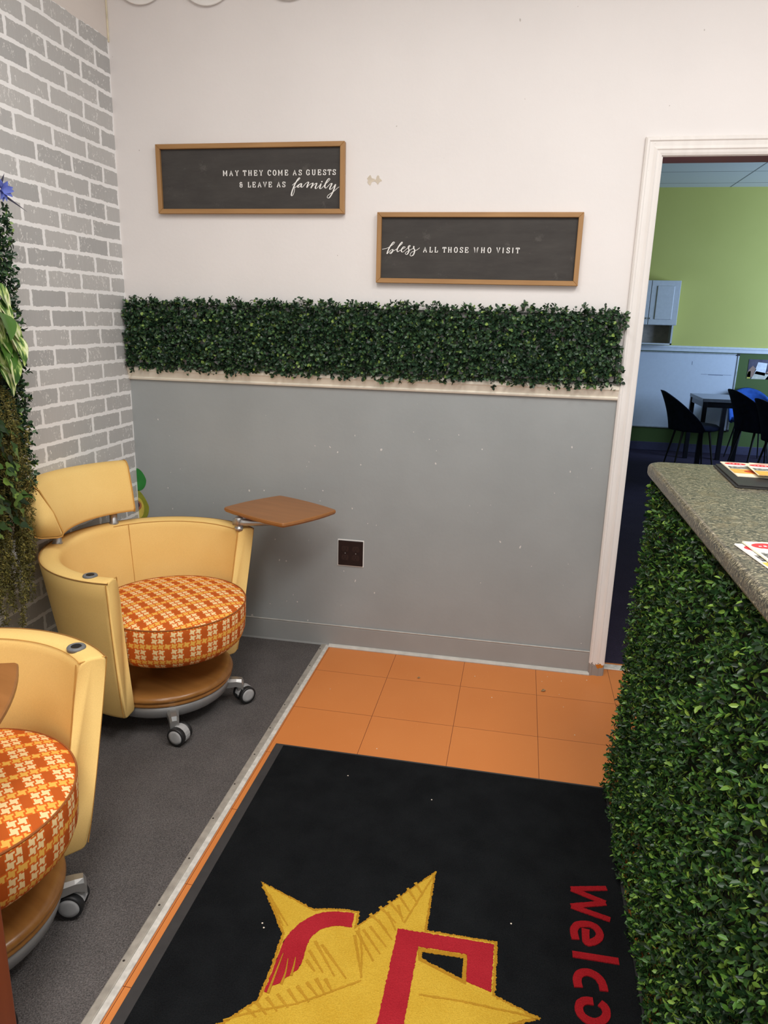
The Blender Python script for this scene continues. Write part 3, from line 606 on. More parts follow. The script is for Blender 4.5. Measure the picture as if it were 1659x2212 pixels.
# ------------------------------------------------------------------ wall outlet, stickers, plates, patch
ot = thing('wall_outlet', 'dark brown double outlet plate low on the grey wall', 'outlet', (1.1025, -.001, .4500))
bm = bmesh.new(); box(bm, -.0585, .0585, -.0014, 0, -.061, .061, .001)
obj('paint_edge', bm, CHALKW, ot)
obj('plate', BX(-.055, .055, -.0062, -.001, -.0565, .0565, .0022), DKBROWN, ot)
for ix in (-.0235, .0235):
    for iz in (-.0195, .0195):
        bm = bmesh.new(); pts = [(.0165*math.cos(a), max(-.0125, min(.0125, .0165*math.sin(a)))) for a in np.linspace(0, 2*math.pi, 29)[:-1]]
        va = [bm.verts.new((ix+x, -.0078, iz+z)) for x, z in pts]; vb = [bm.verts.new((ix+x*1.05, -.004, iz+z*1.05)) for x, z in pts]
        for i in range(28): bm.faces.new((va[i], va[(i+1) % 28], vb[(i+1) % 28], vb[i]))
        bm.faces.new(va); r = obj('receptacle', bm, DKB2, ot)
        bm = bmesh.new()
        for sx in (-.0058, .0058): box(bm, ix+sx-.0011, ix+sx+.0011, -.0081, -.006, iz-.001, iz+.008)
        box(bm, ix-.0022, ix+.0022, -.0081, -.006, iz-.009, iz-.0045)
        obj('slots', bm, SLOT, r)
    obj('screw', LA([(0, .0024), (.002, .002), (.0026, 0)], 12), SILV, ot)
    o = ot.children[-1]; o.rotation_euler = (R(90), 0, 0); o.location = (ix, -.0062, 0)
def decal(bm, pts, y0, y1, ox, oz):
    A = [bm.verts.new((x-ox, y1, z-oz)) for x, z in pts]; B = [bm.verts.new((x-ox, y0, z-oz)) for x, z in pts]; n = len(pts)
    bm.faces.new(A); bm.faces.new(B)
    for i in range(n): bm.faces.new((A[i], A[(i+1) % n], B[(i+1) % n], B[i]))
def clipx(pts, x): return [(max(p[0], x), p[1]) for p in pts]
def blob(cx, cz, rx, rz, pear=0, n=40):
    return clipx([(cx+(rx*(1-pear*max(0, math.sin(a))))*math.cos(a), cz+rz*math.sin(a)) for a in np.linspace(0, 2*math.pi, n, endpoint=False)], XL+.001)
bm = bmesh.new(); decal(bm, blob(.111, .712, .043, .052, .25), 0, -.001, .13, .71)
o = obj('wall_sticker', bm, plain('leaf_green_vinyl', (40, 128, 52), .5)); o.location = (.13, 0, .71); tag(o, 'plain green rounded wall sticker beside the brick corner', 'sticker')
t = thing('wall_sticker', 'olive and yellow ringed wall sticker just above the armchair back', 'sticker', (.13, 0, .60))
for nm, B, mt, y in (('body', blob(.100, .588, .060, .080, .35), plain('olive_vinyl', (146, 150, 44), .5), -.001),
                     ('ring', blob(.104, .580, .032, .050), plain('yellow_vinyl', (216, 196, 86), .5), -.0016),
                     ('pit', blob(.104, .592, .021, .022), plain('rust_vinyl', (184, 116, 76), .5), -.0022),
                     ('pit_centre', blob(.104, .594, .012, .013), plain('plum_vinyl', (70, 50, 62), .5), -.0028)):
    bm = bmesh.new(); decal(bm, B, 0, y, .13, .60); obj(nm, bm, mt, t)
PLW = plain('white_glaze', (240, 238, 234), .25, 0, .01)
for i, (px, pz, lb) in enumerate(((.262, 2.678, 'white round wall plate at the top, nearest the brick corner'), (.528, 2.663, 'white round wall plate at the top, lowest hanging of the three'), (.846, 2.667, 'white round wall plate at the top, farthest from the brick corner'))):
    bm = LA([(0, .004), (.075, .004), (.085, .010), (.112, .016), (.1155, .014), (.1155, .011), (.09, .002), (0, 0)], 56, cap=False)
    o = obj('wall_plate', bm, PLW, None, True); o.rotation_euler = (R(90), 0, 0); o.location = (px, -.001, pz); tag(o, lb, 'plate', 'wall plates at the top of the wall')
bm = bmesh.new()
for cx, cz, r in ((1.158, 1.947, .017), (1.188, 1.948, .015)):
    decal(bm, [(cx+r*(.8+.3*math.sin(3*a+cx*50))*math.cos(a), cz+r*(.8+.3*math.cos(4*a))*math.sin(a)) for a in np.linspace(0, 6.28, 20, endpoint=False)], 0, -.0012, 1.17, 1.947)
o = obj('wall_patch', bm, plain('tan_filler', (206, 194, 176), .8)); o.location = (1.17, 0, 1.947); tag(o, 'small pair of dried tan adhesive blobs on the wall beside the guests sign', 'stain')

# ------------------------------------------------------------------ entrance mat
mt = thing('entrance_mat', 'black carpet mat with a gold star, red emblem and red Welcome lettering', 'mat', (1.6, -1.7, 0))
MX, MY = 1.6, -1.7; mx0, mx1, my0, my1 = 1.032, 2.142, -2.62, -.800
obj('rubber_border', BX(mx0-MX, mx1-MX, my0-MY, my1-MY, .0, .005, .0015), RIM, mt)
bm = bmesh.new(); box(bm, mx0+.030-MX, mx1-.01-MX, my0+.03-MY, my1-.012-MY, .003, .0090, .002)
obj('pile', bm, PILEK, mt)
def fuzz(P, step=.0024, amp=.0011, closed=True):
    out = []; n = len(P)
    for i in range(n if closed else n-1):
        a = np.array(P[i]); b = np.array(P[(i+1) % n]); k = max(1, int(np.hypot(*(b-a))/step))
        for j in range(k): out.append(tuple(a+(b-a)*j/k+(rng.normal(0, amp, 2) if j else 0)))
    return out
def mp(P): return [(x-MX, y-MY) for x, y in P]
tip_low = [(1.78, -1.725), (1.86, -2.02), (1.60, -1.88), (1.33, -2.05), (1.37, -1.88), (1.16, -1.855)]
star = list(STAR_A)+tip_low+list(STAR_B)
# the star outline with the small black notch cut in: keyhole polygon
def poly(P, z0, z1, mat, name, hole=None):
    bm = bmesh.new()
    if hole:
        top = [bm.verts.new((x, y, z1)) for x, y in P]; hv = [bm.verts.new((x, y, z1)) for x, y in hole]
        e = [bm.edges.new((top[i], top[(i+1) % len(top)])) for i in range(len(top))]+[bm.edges.new((hv[i], hv[(i+1) % len(hv)])) for i in range(len(hv))]
        r = bmesh.ops.triangle_fill(bm, edges=e, use_beauty=True)
        fs = [f for f in r['geom'] if isinstance(f, bmesh.types.BMFace)]
        ex = bmesh.ops.extrude_face_region(bm, geom=fs)
        for v in ex['geom']:
            if isinstance(v, bmesh.types.BMVert): v.co.z = z0
    else: prism(bm, P, z0, z1)
    return obj(name, bm, mat, mt)
poly(mp(fuzz(star)), .008, .0102, PILEO, 'star_outline', mp(fuzz(HOLE, .003, .0008)))
def inset(P, d):
    n = len(P); out = []; ar = sum(P[i][0]*P[(i+1) % n][1]-P[(i+1) % n][0]*P[i][1] for i in range(n)); sg = 1 if ar > 0 else -1
    for i in range(n):
        a, b, c_ = (np.array(P[k % n]) for k in (i-1, i, i+1)); u = (b-a)/np.linalg.norm(b-a); v = (c_-b)/np.linalg.norm(c_-b)
        n0 = np.array((-u[1], u[0]))*sg; n1 = np.array((-v[1], v[0]))*sg; m = n0+n1; l = np.linalg.norm(m)
        m = m/l if l > 1e-6 else n0; out.append(tuple(b+m*d/max(.45, m.dot(n0))))
    return out
poly(mp(fuzz(inset(star, .0065), .0026, .0010)), .009, .0112, PILEG, 'star', mp(inset(HOLE, -.010)))
bm = bmesh.new()
for s in RIBS: ribbon(bm, mp([tuple(np.array(s[0])*(1-q)+np.array(s[1])*q) for q in np.linspace(0, 1, 26)]), lambda t, u: .0080*(1-.55*u)*rng.uniform(.75, 1.25), .0100, .01125, lambda a, b, d: (a, b, d))
obj('shading_ribs', bm, PILES, mt); bm = bmesh.new()
for s in RIDGE: ribbon(bm, mp(fuzz(s, .006, .0004, False)+[s[-1]]), lambda t, u: .0045*rng.uniform(.7, 1.3), .0100, .01125, lambda a, b, d: (a, b, d))
obj('ridge_lines', bm, PILES, mt)
bm = bmesh.new(); prism(bm, mp(fuzz(ARCH, .003, .0007)), .0095, .0124)
PL = list(PLET)+[(PLET[-1][0]-.002, -1.95), (PLET_END[0][0]-.004, -1.95)]+list(PLET_END)
prism(bm, mp(fuzz(PL, .003, .0008)), .0095, .0124); obj('red_emblem', bm, PILER, mt)
bm = bmesh.new()
for s in STREAK: ribbon(bm, mp([tuple(p) for p in catmull(list(s), 6)]), lambda t, u: .006*(1-.8*u), .0110, .0128, lambda a, b, d: (a, b, d))
obj('gold_streaks', bm, PILEO, mt)
bm = bmesh.new()
for i, s in enumerate((W, E, L, Cc, O)):
    P = s if i in (0, 2) else [tuple(p) for p in catmull(list(s), 4)]
    wd = (.0155, .0185, .0180, .0190, .0180)[i]
    if i == 0:
        for a, b_ in zip(P, P[1:]): ribbon(bm, mp([tuple(np.array(a)*(1-s_)+np.array(b_)*s_) for s_ in np.linspace(0, 1, 22)]), lambda t, u: wd*rng.uniform(.93, 1.07), .0085, .0112, lambda a, b, d: (a, b, d))
    else: ribbon(bm, mp(P), lambda t, u: wd*rng.uniform(.96, 1.04), .0085, .0112, lambda a, b, d: (a, b, d))
lx = W[1][0]; ly = -1.92                                             # the last two letters, below the picture's edge
mm = [[(lx, ly), (lx+.115, ly)], [(lx+.085, ly), (lx+.115, ly-.03), (lx+.10, ly-.055), (lx, ly-.058)], [(lx+.085, ly-.058), (lx+.115, ly-.09), (lx+.10, ly-.113), (lx, ly-.116)]]
for s in mm: ribbon(bm, mp([tuple(p) for p in catmull(s, 4)]), lambda t, u: .023, .0085, .0112, lambda a, b, d: (a, b, d))
e0 = np.array(E).mean(0)
ribbon(bm, mp([(x-e0[0]+lx+.055, y-e0[1]+ly-.19) for x, y in [tuple(p) for p in catmull(list(E), 4)]]), lambda t, u: .0235, .0085, .0112, lambda a, b, d: (a, b, d))
obj('lettering', bm, PILET, mt)

# ------------------------------------------------------------------ swivel tub chairs
def chair(name, label, loc, rotz, grommet_side, tablet_world, leg0, swivels):
    t = thing(name, label, 'armchair', loc, rotz, 'yellow swivel tub chairs')
    inv = Matrix.Rotation(-rotz, 3, 'Z'); L3 = Vector(loc)
    loc_of = lambda p: inv @ (Vector(p)-L3)
    TH0 = R(68.0); zb, zt = .112, .630
    def rout(z): u = (z-zb)/(zt-zb); return .308+.082*u**.85
    def ztop(th): return zt+.004*(.5-.5*math.cos(th))
    def sect(th):
        z1 = ztop(th); P = []; th_w = .068
        ro1, ro0 = rout(zt), rout(zb)
        P += [(ro0-.012, zb), (ro0-.003, zb+.004), (ro0, zb+.014)]
        for k in range(1, 8): z = zb+(z1-zb)*k/8; P.append((rout(min(z, zt)), z))
        P += [(ro1, z1-.012), (ro1-.003, z1-.003), (ro1-.012, z1+.001), (ro1-th_w*.5, z1+.003), (ro1-th_w+.022, z1+.0015), (ro1-th_w+.009, z1-.004), (ro1-th_w+.002, z1-.014), (ro1-th_w, z1-.028)]
        for k in range(7, 0, -1): z = zb+(z1-.03-zb)*k/8; P.append((rout(min(z, zt))-.068, z))
        P += [(ro0-.066, zb+.014), (ro0-.063, zb+.004), (ro0-.054, zb)]
        return P
    bm = bmesh.new(); NT = 72; rings = []
    def ends(z): return TH0+R(3.0)*(1-(z-zb)/(zt-zb))
    for i in range(NT+1):
        ring = []
        for r, z in sect(TH0+(2*math.pi-2*TH0)*i/NT):
            a0 = ends(z); a = a0+(2*math.pi-2*a0)*i/NT
            ring.append(bm.verts.new((r*math.cos(a), r*math.sin(a), z)))
        rings.append(ring)
    q = len(rings[0])
    for A, B in zip(rings, rings[1:]):
        for j in range(q): bm.faces.new((A[j], A[(j+1) % q], B[(j+1) % q], B[j]))
    caps = [bm.faces.new(rings[0]), bm.faces.new(rings[-1])]
    bmesh.ops.bevel(bm, geom=[e for f in caps for e in f.edges], offset=.006, segments=2, affect='EDGES', profile=.5)
    sh = obj('shell', bm, YEL, t, True)
    ro1 = rout(zt)
    def P(r, th, z): return (r*math.cos(th), r*math.sin(th), z)
    for rr, rad, dz, n_, mt_ in ((ro1-.001, .0019, -.003, 91, YELD), (ro1-.062, .0010, -.004, 40, YELP)):
        obj('piping', TU([P(rr, TH0+(2*math.pi-2*TH0)*i/90, ztop(TH0+(2*math.pi-2*TH0)*i/90)+dz) for i in range(n_)], rad, 6), mt_, sh)
    for s in (1, -1):
        for r0 in (.0005, -.0685):
            obj('piping', TU([P(rout(z)+r0+(.002 if r0 > 0 else -.001), s*(ends(z)+R(.9)), z) for z in np.linspace(zb+.012, zt-.004, 14)], .0017, 6), YELP, sh)
        obj('piping', TU([P(r, s*(TH0+R(.6)), zt-.001) for r in np.linspace(ro1-.066, ro1-.002, 6)], .0017, 6), YELP, sh)
    sa = R(168)*(-1 if grommet_side < 0 else 1); sa = R(155)
    bm = TU([P(rout(z)-.0685, sa, z) for z in np.linspace(.30, .63, 10)], .0013, 5); obj('back_seam', bm, YELP, sh)
    # head pad on two posts
    pad_r, lean, ZP = .352, .060, -.020; pa0, pa1 = R(-44), R(30)
    def padsec(a):
        out = []
        for r, z in ((-.020, .700), (-.033, .704), (-.040, .716), (-.038, .79), (-.028, .868), (-.020, .880), (-.008, .886), (.018, .886), (.032, .880), (.040, .868), (.044, .79), (.042, .716), (.036, .704), (.022, .700)):
            rr = pad_r+r*1.22+lean*(z-.70)/.186; out.append((-rr*math.cos(a), rr*math.sin(a), z+ZP))
        return out
    bm = bmesh.new(); rings = [[bm.verts.new(p) for p in padsec(pa0+(pa1-pa0)*i/30)] for i in range(31)]
    q = len(rings[0])
    for A, B in zip(rings, rings[1:]):
        for j in range(q): bm.faces.new((A[j], A[(j+1) % q], B[(j+1) % q], B[j]))
    caps = [bm.faces.new(rings[0]), bm.faces.new(rings[-1])]
    bmesh.ops.bevel(bm, geom=[e for f in caps for e in f.edges], offset=.005, segments=2, affect='EDGES')
    hr = obj('headrest', bm, YEL, t, True)
    for s in (pa0+R(.4), pa1-R(.4)): obj('piping', TU(padsec(s), .0026, 6, closed=True), YELP, hr)
    for s in (-1, 1):
        a = s*R(23.5)-R(6); rr = .355
        bm = LA([(.017, 0), (.019, .004), (.015, .010), (.014, .085)], 20, cx=-rr*math.cos(a), cy=rr*math.sin(a))
        bmesh.ops.translate(bm, verts=bm.verts, vec=(0, 0, .632)); obj('post', bm, SILV, t, True)
    # grommet on one arm
    ga = grommet_side*R(81); gr = .352
    gx, gy, gz = gr*math.cos(ga), gr*math.sin(ga), ztop(ga)+.003
    bm = LA([(.012, -.004), (.012, .004), (.0150, .0052), (.0205, .0046), (.0225, .002), (.0225, -.004)], 28, cx=gx, cy=gy); bmesh.ops.translate(bm, verts=bm.verts, vec=(0, 0, gz))
    gm = obj('grommet', bm, RINGG, t, True)
    bm = LA([(0, .0054), (.0118, .0054)], 20, cx=gx, cy=gy, cap=False); bmesh.ops.translate(bm, verts=bm.verts, vec=(0, 0, gz)); obj('grommet_hole', bm, HOLEK, gm)
    # seat cushion with woven check
    off = .050; RS = .262; cs = .0205
    prof = [(0, .4560), (.06, .4555), (.12, .4535), (.18, .4480), (.22, .4415), (.250, .4335), (.2600, .4290), (.2625, .424), (.2630, .405), (.2620, .375), (.258, .325), (.248, .298), (.232, .281), (.20, .275), (0, .275)]
    n = 72; V = []; F = []; UV = []
    for r, z in prof: V += [(off+r*math.cos(2*math.pi*i/n), r*math.sin(2*math.pi*i/n), z) for i in range(n)] if r > 0 else [(off, 0, z)]*n
    arc = 0
    for k in range(len(prof)-1):
        (r0, z0), (r1, z1) = prof[k], prof[k+1]; a1 = arc+math.hypot(r1-r0, z1-z0)
        for i in range(n):
            j = (i+1) % n; F.append((k*n+i, k*n+n+i, k*n+n+j, k*n+j))
            if k < 6:
                ca, sa_ = math.cos(-1.22), math.sin(-1.22)
                for ii in (k*n+i, k*n+n+i, k*n+n+j, k*n+j):
                    x, y = V[ii][0]-off, V[ii][1]; UV.append(((x*ca-y*sa_)/cs+30.3, (x*sa_+y*ca)/cs+30.2))
            else:
                for aa, vv in ((i, arc), (i, a1), (i+1, a1), (i+1, arc)): UV.append((aa/n*2*math.pi*RS/cs+.4, -(vv-.27)/cs+30.0))
        arc = a1
    me = pydata(V, F, True); ul = me.uv_layers.new(name='UVMap')
    ul.data.foreach_set('uv', np.array(UV, dtype=np.float32).reshape(-1))
    seat = obj('seat', me, CHECK, t)
    obj('piping', TU([(off+.2618*math.cos(a), .2618*math.sin(a), .4285) for a in np.linspace(0, 2*math.pi, 90, endpoint=False)], .0026, 6, closed=True), plain('rust_piping', (150, 84, 34), .8), seat)
    obj('gas_column', LA([(.034, .15), (.034, .23), (.09, .26), (.12, .276)], 24, cx=-.03), plain('black_column', (26, 24, 24), .5), t, True)
    # base
    obj('wooden_base', LA([(0, .160), (.222, .160), (.236, .1575), (.245, .151), (.2475, .143), (.243, .136), (.238, .133), (.2415, .129), (.2425, .123), (.238, .117), (.22, .114), (0, .114)], 72, cap=False), BASEW, t, True)
    obj('metal_skirt', LA([(.236, .115), (.236, .100), (.228, .076), (.216, .066), (.05, .064)], 72), SILP, t, True)
    for k in range(5):
        a = leg0+k*2*math.pi/5; ca, sa_ = math.cos(a), math.sin(a)
        bm = bmesh.new()
        path = [(.19, .082, .024, .016), (.235, .088, .020, .018), (.262, .090, .018, .016), (.282, .084, .016, .020), (.288, .072, .014, .018)]
        rings = []
        for r, z, hw, hh in path:
            ring = []
            for u, v in ((-1, -.8), (-1, .5), (-.55, 1), (.55, 1), (1, .5), (1, -.8)): ring.append(bm.verts.new((r*ca-u*hw*sa_, r*sa_+u*hw*ca, z+v*hh)))
            rings.append(ring)
        for A, B in zip(rings, rings[1:]):
            for j in range(6): bm.faces.new((A[j], A[(j+1) % 6], B[(j+1) % 6], B[j]))
        bm.faces.new(rings[0]); bm.faces.new(rings[-1])
        leg = obj('leg', bm, SILV, t)
        # caster: its wheel centre trails the stem
        sw = swivels[k]-rotz; sx, sy = .272*ca, .272*sa_; f = Vector((math.cos(sw), math.sin(sw), 0)); nrm = Vector((-f.y, f.x, 0))
        wc = Vector((sx, sy, .0365))+f*.020
        obj('caster_stem', LA([(.011, .058), (.011, .082), (.015, .086)], 14, cx=sx, cy=sy), SILV, leg)
        bm = bmesh.new(); rg = []
        for i in range(11):
            b = R(-30)+R(200)*i/10; rr = .0335; rg.append([bm.verts.new(wc+f*(rr*math.cos(b))+Vector((0, 0, rr*math.sin(b)))+nrm*u) for u in (-.013, .013)]+[bm.verts.new(wc+f*(.020*math.cos(b))+Vector((0, 0, .020*math.sin(b)))+nrm*u) for u in (.013, -.013)])
        for A, B in zip(rg, rg[1:]):
            for j in range(4): bm.faces.new((A[j], A[(j+1) % 4], B[(j+1) % 4], B[j]))
        bm.faces.new(rg[0]); bm.faces.new(rg[-1]); obj('caster_hood', bm, HUBG, leg)
        for s in (-1, 1):
            mrot = Matrix((f, Vector((0, 0, 1)), nrm*s)).transposed()
            for nm, pr, mat in (('caster_wheel', [(.026, .012), (.0325, .012), (.0325, .027), (.031, .030), (.026, .030)], RUBBER), ('wheel_cap', [(0, .0315), (.016, .0312), (.0255, .0295), (.0262, .013), (0, .013)], HUBG)):
                bm = LA(pr, 28, cap=False)
                if nm == 'caster_wheel':
                    pass
                for v in bm.verts: v.co = mrot @ v.co + wc
                obj(nm, bm, mat, leg, True)
    # swing tablet: outline given in world coordinates, top at z
    pts, zt_, arm_p = tablet_world
    pl = [loc_of((x, y, 0)) for x, y in pts]; n = len(pl); rc = .013; out = []
    for i in range(n):
        a, b, c_ = Vector(pl[i-1][:2]), Vector(pl[i][:2]), Vector(pl[(i+1) % n][:2]); u = (a-b).normalized(); v = (c_-b).normalized()
        p0, p1 = b+u*rc, b+v*rc
        for k in range(6): s = k/5; out.append((1-s)**2*p0+2*s*(1-s)*b+s*s*p1)
        d = Vector(pl[(i+1) % n][:2]); e = (d-b); L_ = e.length; nn = Vector((-e.y, e.x)).normalized(); 
        for k in range(1, 8):
            s = k/8; bow = -.012*4*s*(1-s); out.append(p1.lerp(d-e.normalized()*rc, s)+nn*bow*(-1 if sum(pl[q].x*pl[(q+1) % n].y-pl[(q+1) % n].x*pl[q].y for q in range(n)) < 0 else 1))
    cen = sum(out, Vector((0, 0)))/len(out)
    bm = bmesh.new(); rg = []
    for ins, z in ((.016, -.019), (.005, -.017), (0, -.010), (.0008, -.003), (.004, 0)):
        rg.append([bm.verts.new((*(p+(cen-p).normalized()*ins), zt_+z)) for p in out])
    m_ = len(out)
    for A, B in zip(rg, rg[1:]):
        for j in range(m_): bm.faces.new((A[j], A[(j+1) % m_], B[(j+1) % m_], B[j]))
    bm.faces.new(rg[0]); bm.faces.new(rg[-1]); tb = obj('tablet', bm, CHERRY, t)
    ap = loc_of((arm_p[0], arm_p[1], 0)); ap.z = 0; d = inv @ Vector((arm_p[2], arm_p[3], 0)).normalized()
    bm = bmesh.new(); lathe(bm, [(.016, .628), (.016, .640), (.012, .641), (.012, .650), (.0165, .651), (.0165, .676), (.014, .679)], 18, cx=ap.x, cy=ap.y)
    tube(bm, [(*(ap+d*s).xy, z) for s, z in ((-.022, .660), (.02, .660), (.09, .662), (.17, .668))], [.0145, .0145, .0135, .011], 14)
    obj('swing_arm', bm, SILV, t, True)
    return t
ROT = R(-16.8)
chair('swivel_armchair', 'yellow tub armchair with orange checked seat in the corner, side tablet swung out', (.545, -.640, .004), ROT, -1,
      ([(.655, -.318), (.806, -.065), (1.098, -.232), (.958, -.482)], .700, (.742, -.372, 1, .12)), R(-41), [R(-7), R(53), R(100), R(170), R(250)])
chair('swivel_armchair', 'yellow tub armchair with orange checked seat nearest the camera, cut off by the left edge', (.587, -1.760, .004), ROT-R(2), 1,
      ([(.757, -1.655), (.500, -1.79), (.620, -2.060), (.890, -1.905)], .700, (.640, -2.105, .1, 1)), R(55), [R(-165), R(120), R(200), R(260), R(-20)])

# ------------------------------------------------------------------ post at the lower left edge
bm = bmesh.new(); box(bm, .855-.9, .948-.9, -.03, .03, 0, .62, .004)
po = obj('wooden_post', bm, REDWOODZ); po.location = (.9, -2.03, .004); tag(po, 'smooth reddish brown wooden post in the bottom left corner, before the nearer armchair', 'post')

# ------------------------------------------------------------------ green wall at the left edge
gw = thing('boxwood_backdrop', 'tall dark boxwood panel on the painted brick wall at the left edge', 'hedge panel', (XL, -1.05, .84))
y0, y1, z1 = -.30, .245, .885
obj('backing', BX(.001, .03, y0, y1-.01, 0, z1), plain('green_backing', (18, 32, 20), .8), gw)
def grid(ya, yb, za, zb, s, j=.006): return jit(np.stack(np.meshgrid(np.arange(ya, yb, s), np.arange(za, zb, s), indexing='ij'), -1).reshape(-1, 2), j)
g = grid(y0, y1, 0, z1, .018); N = len(g)
c = np.stack([rng.uniform(.052, .088, N), g[:, 0], g[:, 1]], 1)
obj('foliage', sprigs(c, np.tile(np.array([[1., .2, .2]]), (N, 1))+rng.normal(0, .4, (N, 3)), np.array([[0, 0, 1.]]), 6, .0165, .0105, (15, 75), .018), BOX_WALL, gw)
g = grid(0, .09, 0, z1, .016); N = len(g)
c = np.stack([g[:, 0]+.004, np.full(N, y1)+rng.uniform(-.012, .012, N), g[:, 1]], 1); c[:, 0] = np.maximum(c[:, 0], .022)
obj('edge_foliage', sprigs(c, np.tile(np.array([[.5, 1., .1]]), (N, 1))+rng.normal(0, .35, (N, 3)), np.array([[0, 0, 1.]]), 6, .0165, .0100, (15, 72), .018), BOX_WALL, gw)
# ivy
IVY = leaf_mat('ivy_leaf', [(0, (26, 44, 26)), (.5, (44, 70, 36)), (.8, (74, 104, 46)), (1, (122, 150, 66))], .35)
MOSS = leaf_mat('olive_fern', [(0, (70, 68, 30)), (.5, (102, 98, 44)), (.85, (138, 128, 60)), (1, (168, 154, 84))], .7, .25)
POTHOS_G = leaf_mat('pothos_green', [(0, (46, 86, 36)), (1, (92, 136, 54))], .35)
def pothos_mat():
    m = M('pothos_variegated'); o = m.obj(); n = m.noise(m.map(o, (14, 30, 9)), 2.4, 3, .5)
    c = m.ramp(n, [(.40, lin(228, 234, 190)), (.46, lin(196, 214, 132)), (.54, lin(92, 132, 56)), (.62, lin(54, 92, 40))])
    m.set(c, .35, 0, .5); return m.m
POTHOS = pothos_mat(); STEM = plain('brown_green_stem', (88, 84, 46), .7)
def big_leaf(shape, base, axis, normal, L, W, curl=.25, fold=.2, nseg=9):
    """one broad leaf as a curved grid; shape(u) is the half width along the leaf"""
    a = Vector(axis).normalized(); s = a.cross(Vector(normal)).normalized(); n = s.cross(a).normalized()
    V = []; F = []; base = Vector(base)
    for i in range(nseg+1):
        u = i/nseg; hw = shape(u)*W
        for k in range(-2, 3):
            v = k/2; V.append(base+a*(L*u*(1-curl*.25*u))+s*(hw*v)+n*(hw*abs(v)*fold-L*curl*u*u))
    for i in range(nseg):
        for k in range(4): j = i*5+k; F.append((j, j+1, j+6, j+5))
    return V, F
def leaf_set(lst):
    V = []; F = []
    for v, f in lst:
        o = len(V); V += v; F += [tuple(i+o for i in q) for q in f]
    return pydata(V, F, True)
heart = lambda u: math.sin(math.pi*min(1, u**.62))**.75*(1-.25*u)+.001
def ivyshape(u): return (.25+.75*abs(math.sin(u*math.pi*1.5+.35)))*(1-u)**.55+.004
iv = thing('ivy_plant', 'trailing artificial ivy hanging on the boxwood panel above the armchair headrest', 'plant', (XL, -1.05, .42))
L = []; stems = bmesh.new()
for k in range(240):
    z = rng.uniform(.37, .70); x = rng.uniform(.100, .185); y = rng.uniform(-.28, .175-(x-.09)*1.3)
    an = rng.uniform(-1, 1); ax = (rng.uniform(.1, .7), math.sin(an)*.8, -math.cos(an)*rng.uniform(.3, 1))
    s = rng.uniform(.030, .048); L.append(big_leaf(ivyshape, (x, y, z), ax, (1, .3, .6), s, s*.52, .2, .1, 8))
    if k % 4 == 0: tube(stems, [(.05, y-.02, z+.05), (x-.02, y-.01, z+.025), (x, y, z)], .0013, 5)
obj('leaves', leaf_set(L), IVY, iv); obj('stems', stems, STEM, iv)
dk = big_leaf(ivyshape, (.130, .105, .455), (.45, .55, -.1), (0, 0, 1), .052, .024, .1, .1, 8); d2 = big_leaf(ivyshape, (.130, .095, .450), (.25, .15, -1), (1, 0, 0), .046, .020, .1, .1, 8)
obj('tip_leaves', leaf_set([dk, d2]), plain('dark_ivy_tip', (28, 36, 26), .5), iv)
vp = thing('pothos_plant', 'variegated cream and green pothos on the boxwood panel at the left edge', 'plant', (XL, -1.05, .42))
L = []; LG = []
for z, y, n_ in ((1.06, .16, 3), (1.02, .17, 4), (.98, .18, 5), (.94, .19, 6), (.89, .19, 5), (.85, .185, 3)):
    for k in range(n_):
        an = rng.uniform(-.9, 1.1); s = rng.uniform(.075, .105)
        lf = big_leaf(heart, (.095+rng.uniform(0, .045), y-.025-rng.uniform(0, .085), z+rng.uniform(-.01, .03)), (rng.uniform(.2, .6), .15+.5*math.sin(an), -.8*math.cos(an)), (1, .1, .5), s, s*.36, .3, .22, 10)
        (LG if rng.uniform() < .2 else L).append(lf)
obj('variegated_leaves', leaf_set(L), POTHOS, vp); obj('green_leaves', leaf_set(LG), POTHOS_G, vp)
yl = big_leaf(heart, (.125, .125, .835), (.35, .25, -1), (1, -.2, .2), .055, .018, .3, .3, 10)
obj('yellow_leaf', leaf_set([yl]), plain('lime_leaf', (176, 190, 40), .4), vp)
fe = thing('fern_plant', 'olive brown feathery fern hanging down the left edge beside the armchair', 'plant', (XL, -1.05, .42))
bs = []; st_ = bmesh.new(); pos = []; ou = []
for k in range(175):
    z0_ = rng.choice([.80, .62, .46, .34])+rng.uniform(-.06, .06); ln = rng.uniform(.18, .34); y = rng.uniform(-.25, .165 if z0_ > .40 else .13); x = rng.uniform(.060, .130); yy = y
    dz = z0_
    pts = []
    for i in range(8):
        u = i/7; pts.append((x+.025*math.sin(u*2.2)+.008*math.sin(9*u+k), min(.19-.30*max(0, .34-(z0_-ln*u)), y+.02*math.sin(4*u+k)), max(-.06, z0_-ln*u)))
    tube(st_, pts, .0009, 4)
    for p, q_ in zip(pts, pts[1:]):
        for m_ in range(9):
            s = m_/9; b = np.array(p)*(1-s)+np.array(q_)*s; pos.append(b+rng.normal(0, .004, 3)); ou.append(np.array((rng.normal(0, .8), rng.normal(0, .8), -.5+rng.normal(0, .4))))
obj('fronds', sprigs(np.array(pos), np.array(ou), np.array([[0., 1, .1]]), 4, .0105, .0034, (8, 50), .010), MOSS, fe); obj('stems', st_, STEM, fe)
fl = thing('flower', 'small blue artificial flower at the top left edge of the boxwood panel', 'flower', (XL+.105, -.838, 1.782))
L = []
for k in range(11):
    a = k*2.4; L.append(big_leaf(heart, (0, .0, 0), (.5+.4*math.cos(a*2), .9*math.cos(a), .9*math.sin(a)), (1, 0, 0), .036, .011, .2, .2, 6))
obj('petals', leaf_set(L), plain('blue_petal', (92, 108, 190), .6), fl)
